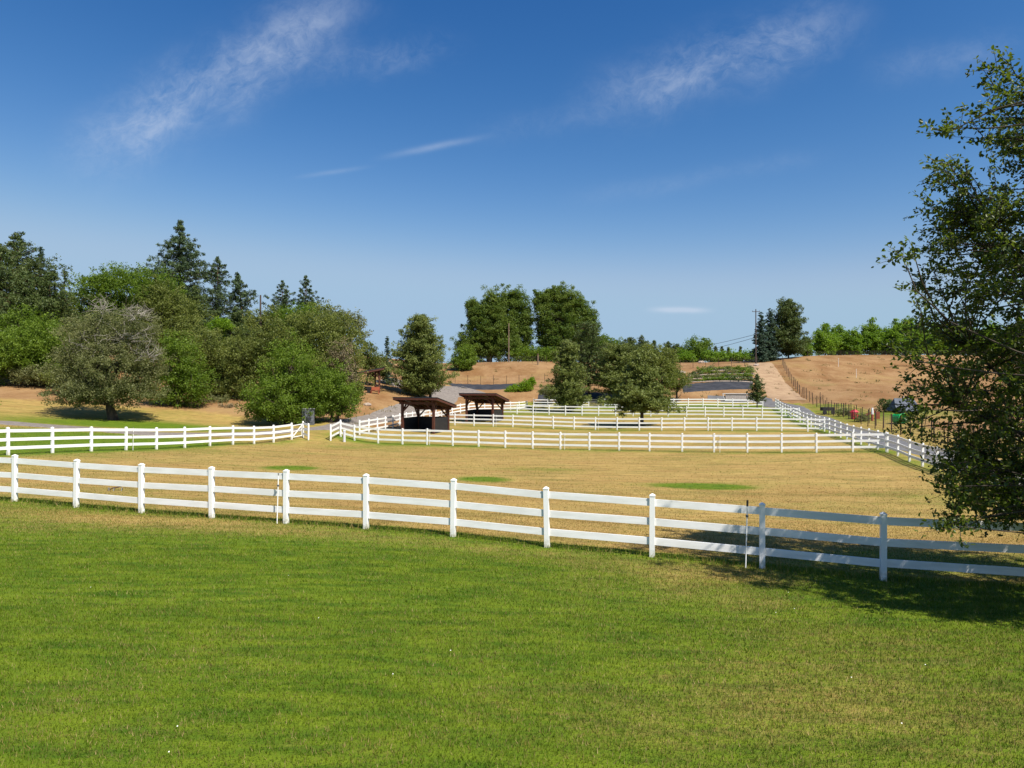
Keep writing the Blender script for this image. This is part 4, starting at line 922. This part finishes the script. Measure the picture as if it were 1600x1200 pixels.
# weathered wooden frame behind the back fence
X, Y = XY(1134, 119.5); r = empty('wooden_bin', (X, Y, H(X, Y)), 'low weathered wooden bin with slatted right end behind the back fence', 'bin', rz=-.06)
MB().box((1.75, 0, .95), (3.6, .08, 1.1), Matrix.Rotation(-.12, 3, 'X')).build('board_panel', M['greywood'], r)
for q in range(5): MB().box((3.75 + q * .3, -.02, .95), (.16, .06, 1.1)).build('slat', M['greywood'], r)
MB().bar((-.15, -.08, .35), (-.55, -.08, 1.62), .1, .12).bar((-.45, -.08, 1.6), (5.3, -.08, 1.55), .1, .1).bar((-.2, -.1, .38), (5.1, -.1, .33), .12, .14).build('frame', M['paleplastic'], r)
MB().box((2.4, .6, .6), (5, .9, 1.1)).build('back_box', M['black'], r)
# grey cabinet behind the lane trees
X, Y = XY(482, 73.6); r = empty('storage_box', (X, Y, H(X, Y)), 'pale grey box half hidden under the bright green tree by the lane', 'box', rz=.2)
MB().box((0, 0, .85), (1.25, .9, 1.7)).build('body', M['grey'], r); MB().box((0, 0, 1.73), (1.35, 1.0, .06)).build('lid', M['paleplastic'], r)
MB().box((0, -.47, .85), (.9, .03, 1.2)).build('door', M['grey'], r)

# boulders on the bare bank
for i, (px, Y, s, lb) in enumerate(((574, 92, .38, 'pale boulder on the bare bank left of the nearer shelter'), (1182, 156, .5, 'pale boulder below the dark utility pole'), (1066, 150, .55, 'boulder at the upper left corner of the plant rows'), (1096, 168, .6, 'pale boulder on the crest under the round green tree'))):
    bm = bmesh.new(); bmesh.ops.create_icosphere(bm, subdivisions=3, radius=s); rs2 = np.random.RandomState(i)
    ph = rs2.rand(6) * 6
    for v_ in bm.verts: v_.co *= 1 + .18 * math.sin(v_.co.x * 5 / s + ph[0]) * math.cos(v_.co.y * 4 / s + ph[1]) + .06 * math.sin(v_.co.z * 9 / s + ph[2]); v_.co.z *= .7; v_.co.x *= 1.3
    me = bpy.data.meshes.new('boulder'); bm.to_mesh(me); bm.free(); X, Y = XY(px, Y); o = link('boulder', me, M['rock']); o.location = (X, Y, H(X, Y) + s * .3); tag(o, lb, 'boulder', 'boulders on the slopes')

# play yard beyond the deer fence


def at(px, Y): X, Y = XY(px, Y); return (X, Y, H(X, Y))


r = empty('play_car', at(1335, 87), 'bright red plastic play house behind the dark posts', 'toy', rz=.2)
MB().box((0, 0, .55), (.95, .8, 1.1)).build('wall', M['red'], r); MB().box((0, 0, 1.28), (1.25, 1.05, .4), taper=.35).build('roof', M['red'], r); MB().box((.1, -.42, .5), (.35, .04, .8)).build('door', M['orange'], r)
r.name = 'play_house'; r.scale = (.7, .7, .8)
r = empty('play_tunnel', at(1405, 80), 'green plastic play tunnel standing right of the posts', 'toy', rz=.3)
mb = MB(); mb.tube([(0, -.5, .6), (0, .5, .6)], .62, 18, False); mb.tube([(0, .5, .6), (0, -.5, .6)], .54, 18, False).build('barrel', M['green'], r)
mb = MB(); mb.tube([(0, -.56, .6), (0, -.5, .6)], [.60, .66], 18, False).build('rim', M['green'], r)
r = empty('tent', at(1412, 91), 'blue grey tent in the play yard behind the green tunnel', 'tent', rz=.1)
r.scale = (.8, .8, .8); mb = MB(); A_ = [(-2.3, -1.4, 0), (2.3, -1.4, 0), (2.3, 1.4, 0), (-2.3, 1.4, 0)]; R_ = [(-1.7, 0, 2.1), (1.7, 0, 2.1)]
mb.poly([A_[0], A_[1], R_[1], R_[0]]).poly([A_[2], A_[3], R_[0], R_[1]]).poly([A_[1], A_[2], R_[1]]).poly([A_[3], A_[0], R_[0]]).build('canopy', M['blue'], r)
mb = MB(); mb.bar(R_[0], R_[1], .08, .08).build('ridge_pole', M['metal'], r)
r = empty('play_slide', at(1357, 86), 'orange red plastic slide low behind the posts', 'toy', rz=-.4)
MB().bar((-1, 0, .15), (.8, 0, .9), .6, .1).build('chute', M['orange'], r); MB().bar((-1, -.33, .22), (.8, -.33, .97), .06, .22).bar((-1, .33, .22), (.8, .33, .97), .06, .22).build('side_rail', M['orange'], r)
MB().box((1.0, 0, .45), (.5, .6, .9)).build('ladder', M['orange'], r)
r = empty('play_post', at(1363, 84), 'short white and orange marker between the fence posts', 'marker')
MB().tube([(0, 0, 0), (0, 0, .8)], .16, 10).build('base', M['orange'], r); MB().tube([(0, 0, .8), (0, 0, 1.6)], [.15, .1], 10).build('top', M['vinyl'], r)
r = empty('cart', at(1293, 100), 'small dark cart standing behind the wire fence', 'cart')
MB().box((0, 0, .8), (1.8, .9, .5)).build('body', M['black'], r)
for q in (-.6, .6): MB().tube([(q, -.5, .3), (q, -.38, .3)], .3, 12).build('wheel', M['black'], r)
for px, Y, w_, lb in ((1385, 93, 14, 'dark green shrub left of the blue tent'), (1318, 92, 10, 'weedy shrub at the foot of the dark posts left of the play house'), (1345, 84, 9, 'small green shrub between the play house and the slide')):
    X, Yy = XY(px, Y); py = 600 + (CZ - H(X, Yy)) * F / Y; decid(lb, Y, px, [(px, py - w_ * .6, w_, w_ * .8)], 'dark' if px == 1385 else 'grey', .2, .55, 30, seed=px, name='shrub', cat='shrub', tr=.05)


# ------------------------------------------------------------------ near trees
def near_tree(name, label, base, axis_top, profile, cx, cy, z0, z1, nclump, seed, cull=None, leafL=.075, mt='oak', tr=.2, twigs=8, perTwig=13, extra=(), inner=.35):
    """leafy tree built of trunk, limbs, twigs and single leaves. profile(q) = crown radius"""
    rs = np.random.RandomState(seed); bz = H(*base); B = np.array([base[0], base[1], bz]); r = empty(name, tuple(B), label, 'tree')
    top = np.array([cx, cy, axis_top]); tk = [np.array([base[0], base[1], bz - .3]), np.array([base[0] * .7 + cx * .3, base[1] * .7 + cy * .3, bz + 1.2])]
    for q in np.linspace(.3, 1, 7): tk.append(np.array([cx + rs.normal() * .12, cy + rs.normal() * .12, bz + (axis_top - bz) * q]))
    mb = MB(); rad = [tr * 1.4] + list(np.linspace(tr, .03, len(tk) - 1)); mb.tube([p - B for p in tk], rad, 10, False)
    prims = []
    for k in range(46):      # main limbs
        q = rs.uniform(.02, .95); z = z0 + (z1 - z0) * q; a = k * 2.39996 + rs.normal() * .3; R = profile(q, a) * .72
        zs = min(max(bz + 1.4, z - R * rs.uniform(.5, 1.0)), axis_top - .4); ti = max(1, min(len(tk) - 2, int(np.searchsorted([p[2] for p in tk], zs)) - 1)); fq = np.clip((zs - tk[ti][2]) / max(.01, tk[ti + 1][2] - tk[ti][2]), 0, 1); st = tk[ti] * (1 - fq) + tk[ti + 1] * fq; e = np.array([cx + math.cos(a) * R, cy + math.sin(a) * R, z]); p = limb(mb, st - B, e - B, tr * .24 * (1.15 - q * .6), .02, rs, .16, 6, 7); prims.append([x + B for x in p])
    nodes = np.array([x for p in prims for x in p[2:]] + tk[4:])
    targets = []
    while len(targets) < nclump:
        q = rs.rand() ** (1.25 if nclump > 500 else 1); a = rs.uniform(0, 2 * PI); rr = rs.rand() ** inner; R = profile(q, a) * rr * rs.uniform(.92, 1.04); p = np.array([cx + math.cos(a) * R, cy + math.sin(a) * R, z0 + (z1 - z0) * q])
        if rs.rand() > min(1, profile(q, a) / 3.2 + .15): continue
        targets.append(p)
    for e in extra: targets.append(np.array(e, float))
    LP = []; LD = []; tintc = []
    for tg in targets:
        if cull and cull(tg): continue
        d = np.linalg.norm(nodes - tg, axis=1) + np.where(nodes[:, 2] > tg[2] + .3, 1.5, 0); n0_ = nodes[d.argmin()]; p = limb(mb, n0_ - B, tg - B, .02, .008, rs, .22, 4, 5)
        out = tg - np.array([cx, cy, tg[2] - .6]); out /= np.linalg.norm(out) + 1e-6; ct = rs.rand()
        for k in range(twigs):
            st = p[1 + rs.randint(4)] + B if rs.rand() < .55 else tg; dd = out * .8 + rs.normal(size=3) * .65 + np.array([0, 0, .12]); dd /= np.linalg.norm(dd); L = rs.uniform(.22, .6)
            en = st + dd * L + np.array([0, 0, -.1 * L]); mb.tube([st - B, (st + en) / 2 - B + rs.normal(size=3) * .02, en - B], [.006, .005, .003], 3, False)
            m = perTwig; f = (rs.rand(m) ** .7)[:, None]; pos = st + (en - st) * f + rs.normal(size=(m, 3)) * .035; LP.append(pos); LD.append(np.repeat(dd[None], m, 0)); tintc.append(np.full(m, ct * .5 + .1))
    LP = np.concatenate(LP); LD = np.concatenate(LD); tn = np.concatenate(tintc); N = len(LP)
    ax = LD * .5 + rs.normal(size=(N, 3)) * .75; ax /= np.linalg.norm(ax, axis=1)[:, None]; nr = rs.normal(size=(N, 3)) * .7 + np.array([0, 0, .9]); nr -= ax * (nr * ax).sum(1)[:, None]; nr /= np.linalg.norm(nr, axis=1)[:, None]; sd = np.cross(ax, nr)
    L = (leafL * rs.uniform(.65, 1.25, N))[:, None]; Wd = L * .27
    b = LP; c1 = b + ax * L * .28; c2 = b + ax * L * .7 - nr * L * .04; tip = b + ax * L - nr * L * .12; up = nr * Wd * .35
    v = np.stack([b, c1 + sd * Wd + up, c2 + sd * Wd * .8 + up, tip, c2 - sd * Wd * .8 + up, c1 - sd * Wd + up], 1).reshape(-1, 3) - B
    i = np.arange(N)[:, None] * 6; f = np.concatenate([i + np.array([[0, 1, 2, 3]]), i + np.array([[0, 3, 4, 5]])])
    me = npmesh('crown', v, f, {'tint': np.repeat(np.clip(tn + rs.normal(size=N) * .25, 0, 1), 6)}); link('crown', me, LM[mt], r); mb.build('trunk', M['bark'], r); print(name, 'leaves', N)
    return r


TX, TY = 11.6, 12.4
pz = [(-3.2, 2.9), (-2.6, 3.6), (-1.9, 3.75), (-1.0, 3.9), (-.4, 4.1), (.4, 4.35), (.9, 4.0), (1.6, 4.05), (2.2, 4.2), (2.9, 4.1), (3.5, 3.9), (4.3, 3.5), (5.0, 2.9), (5.7, 2.3), (6.4, 1.2), (7.0, .3)]
pzq = np.array(pz); Z0, Z1 = -2.7 + CZ, 6.9 + CZ


def prof_near(q, a):
    z = Z0 + (Z1 - Z0) * q - CZ; R = np.interp(z, pzq[:, 0], pzq[:, 1]) - .28; return R * (1 + .07 * math.sin(3 * a + z * 1.3) + .05 * math.sin(7 * a - z * 2.1))


ex = [W(px, py, Y) for px, py, Y in ((1410, 400, 11.6), (1430, 404, 11.8), (1425, 563, 11.6), (1435, 572, 11.9), (1445, 578, 12), (1440, 490, 12), (1455, 480, 12.1), (1440, 545, 12), (1490, 822, 11.2), (1510, 812, 11.3), (1500, 828, 11.1), (1535, 800, 11.4), (1490, 760, 11.4), (1440, 655, 11.6), (1450, 640, 11.7), (1558, 112, 12), (1582, 108, 12), (1580, 130, 12), (1555, 135, 12), (1530, 190, 12), (1500, 200, 12), (1480, 208, 12), (1560, 170, 12), (1590, 160, 12.1))]
near_tree('broadleaf_tree', 'large overhanging broadleaf tree at the right edge, its branches reaching down to the nearest fence', (12.2, 12.8), Z1 - .3, prof_near, TX, TY, Z0, Z1, 1120, 301, extra=ex, leafL=.084, perTwig=14)
# branch tips of a tree standing outside the left edge
LX, LY = -18.6, 22.0
near_tree('young_tree', 'leafy branch tips reaching in at the far left edge over the gravel lane', (LX, LY), CZ + 1.2, lambda q, a: 1.55 * math.sin(PI * min(1, q * .8 + .18)) ** .7, LX, LY, CZ - 1.25, CZ + 1.0, 90, 302, leafL=.085, mt='green', tr=.07, twigs=6, perTwig=10)
for o in bpy.data.objects:
    if o.type == 'MESH' and o.parent is None and 'kind' not in o and 'label' not in o: print('untagged', o.name)
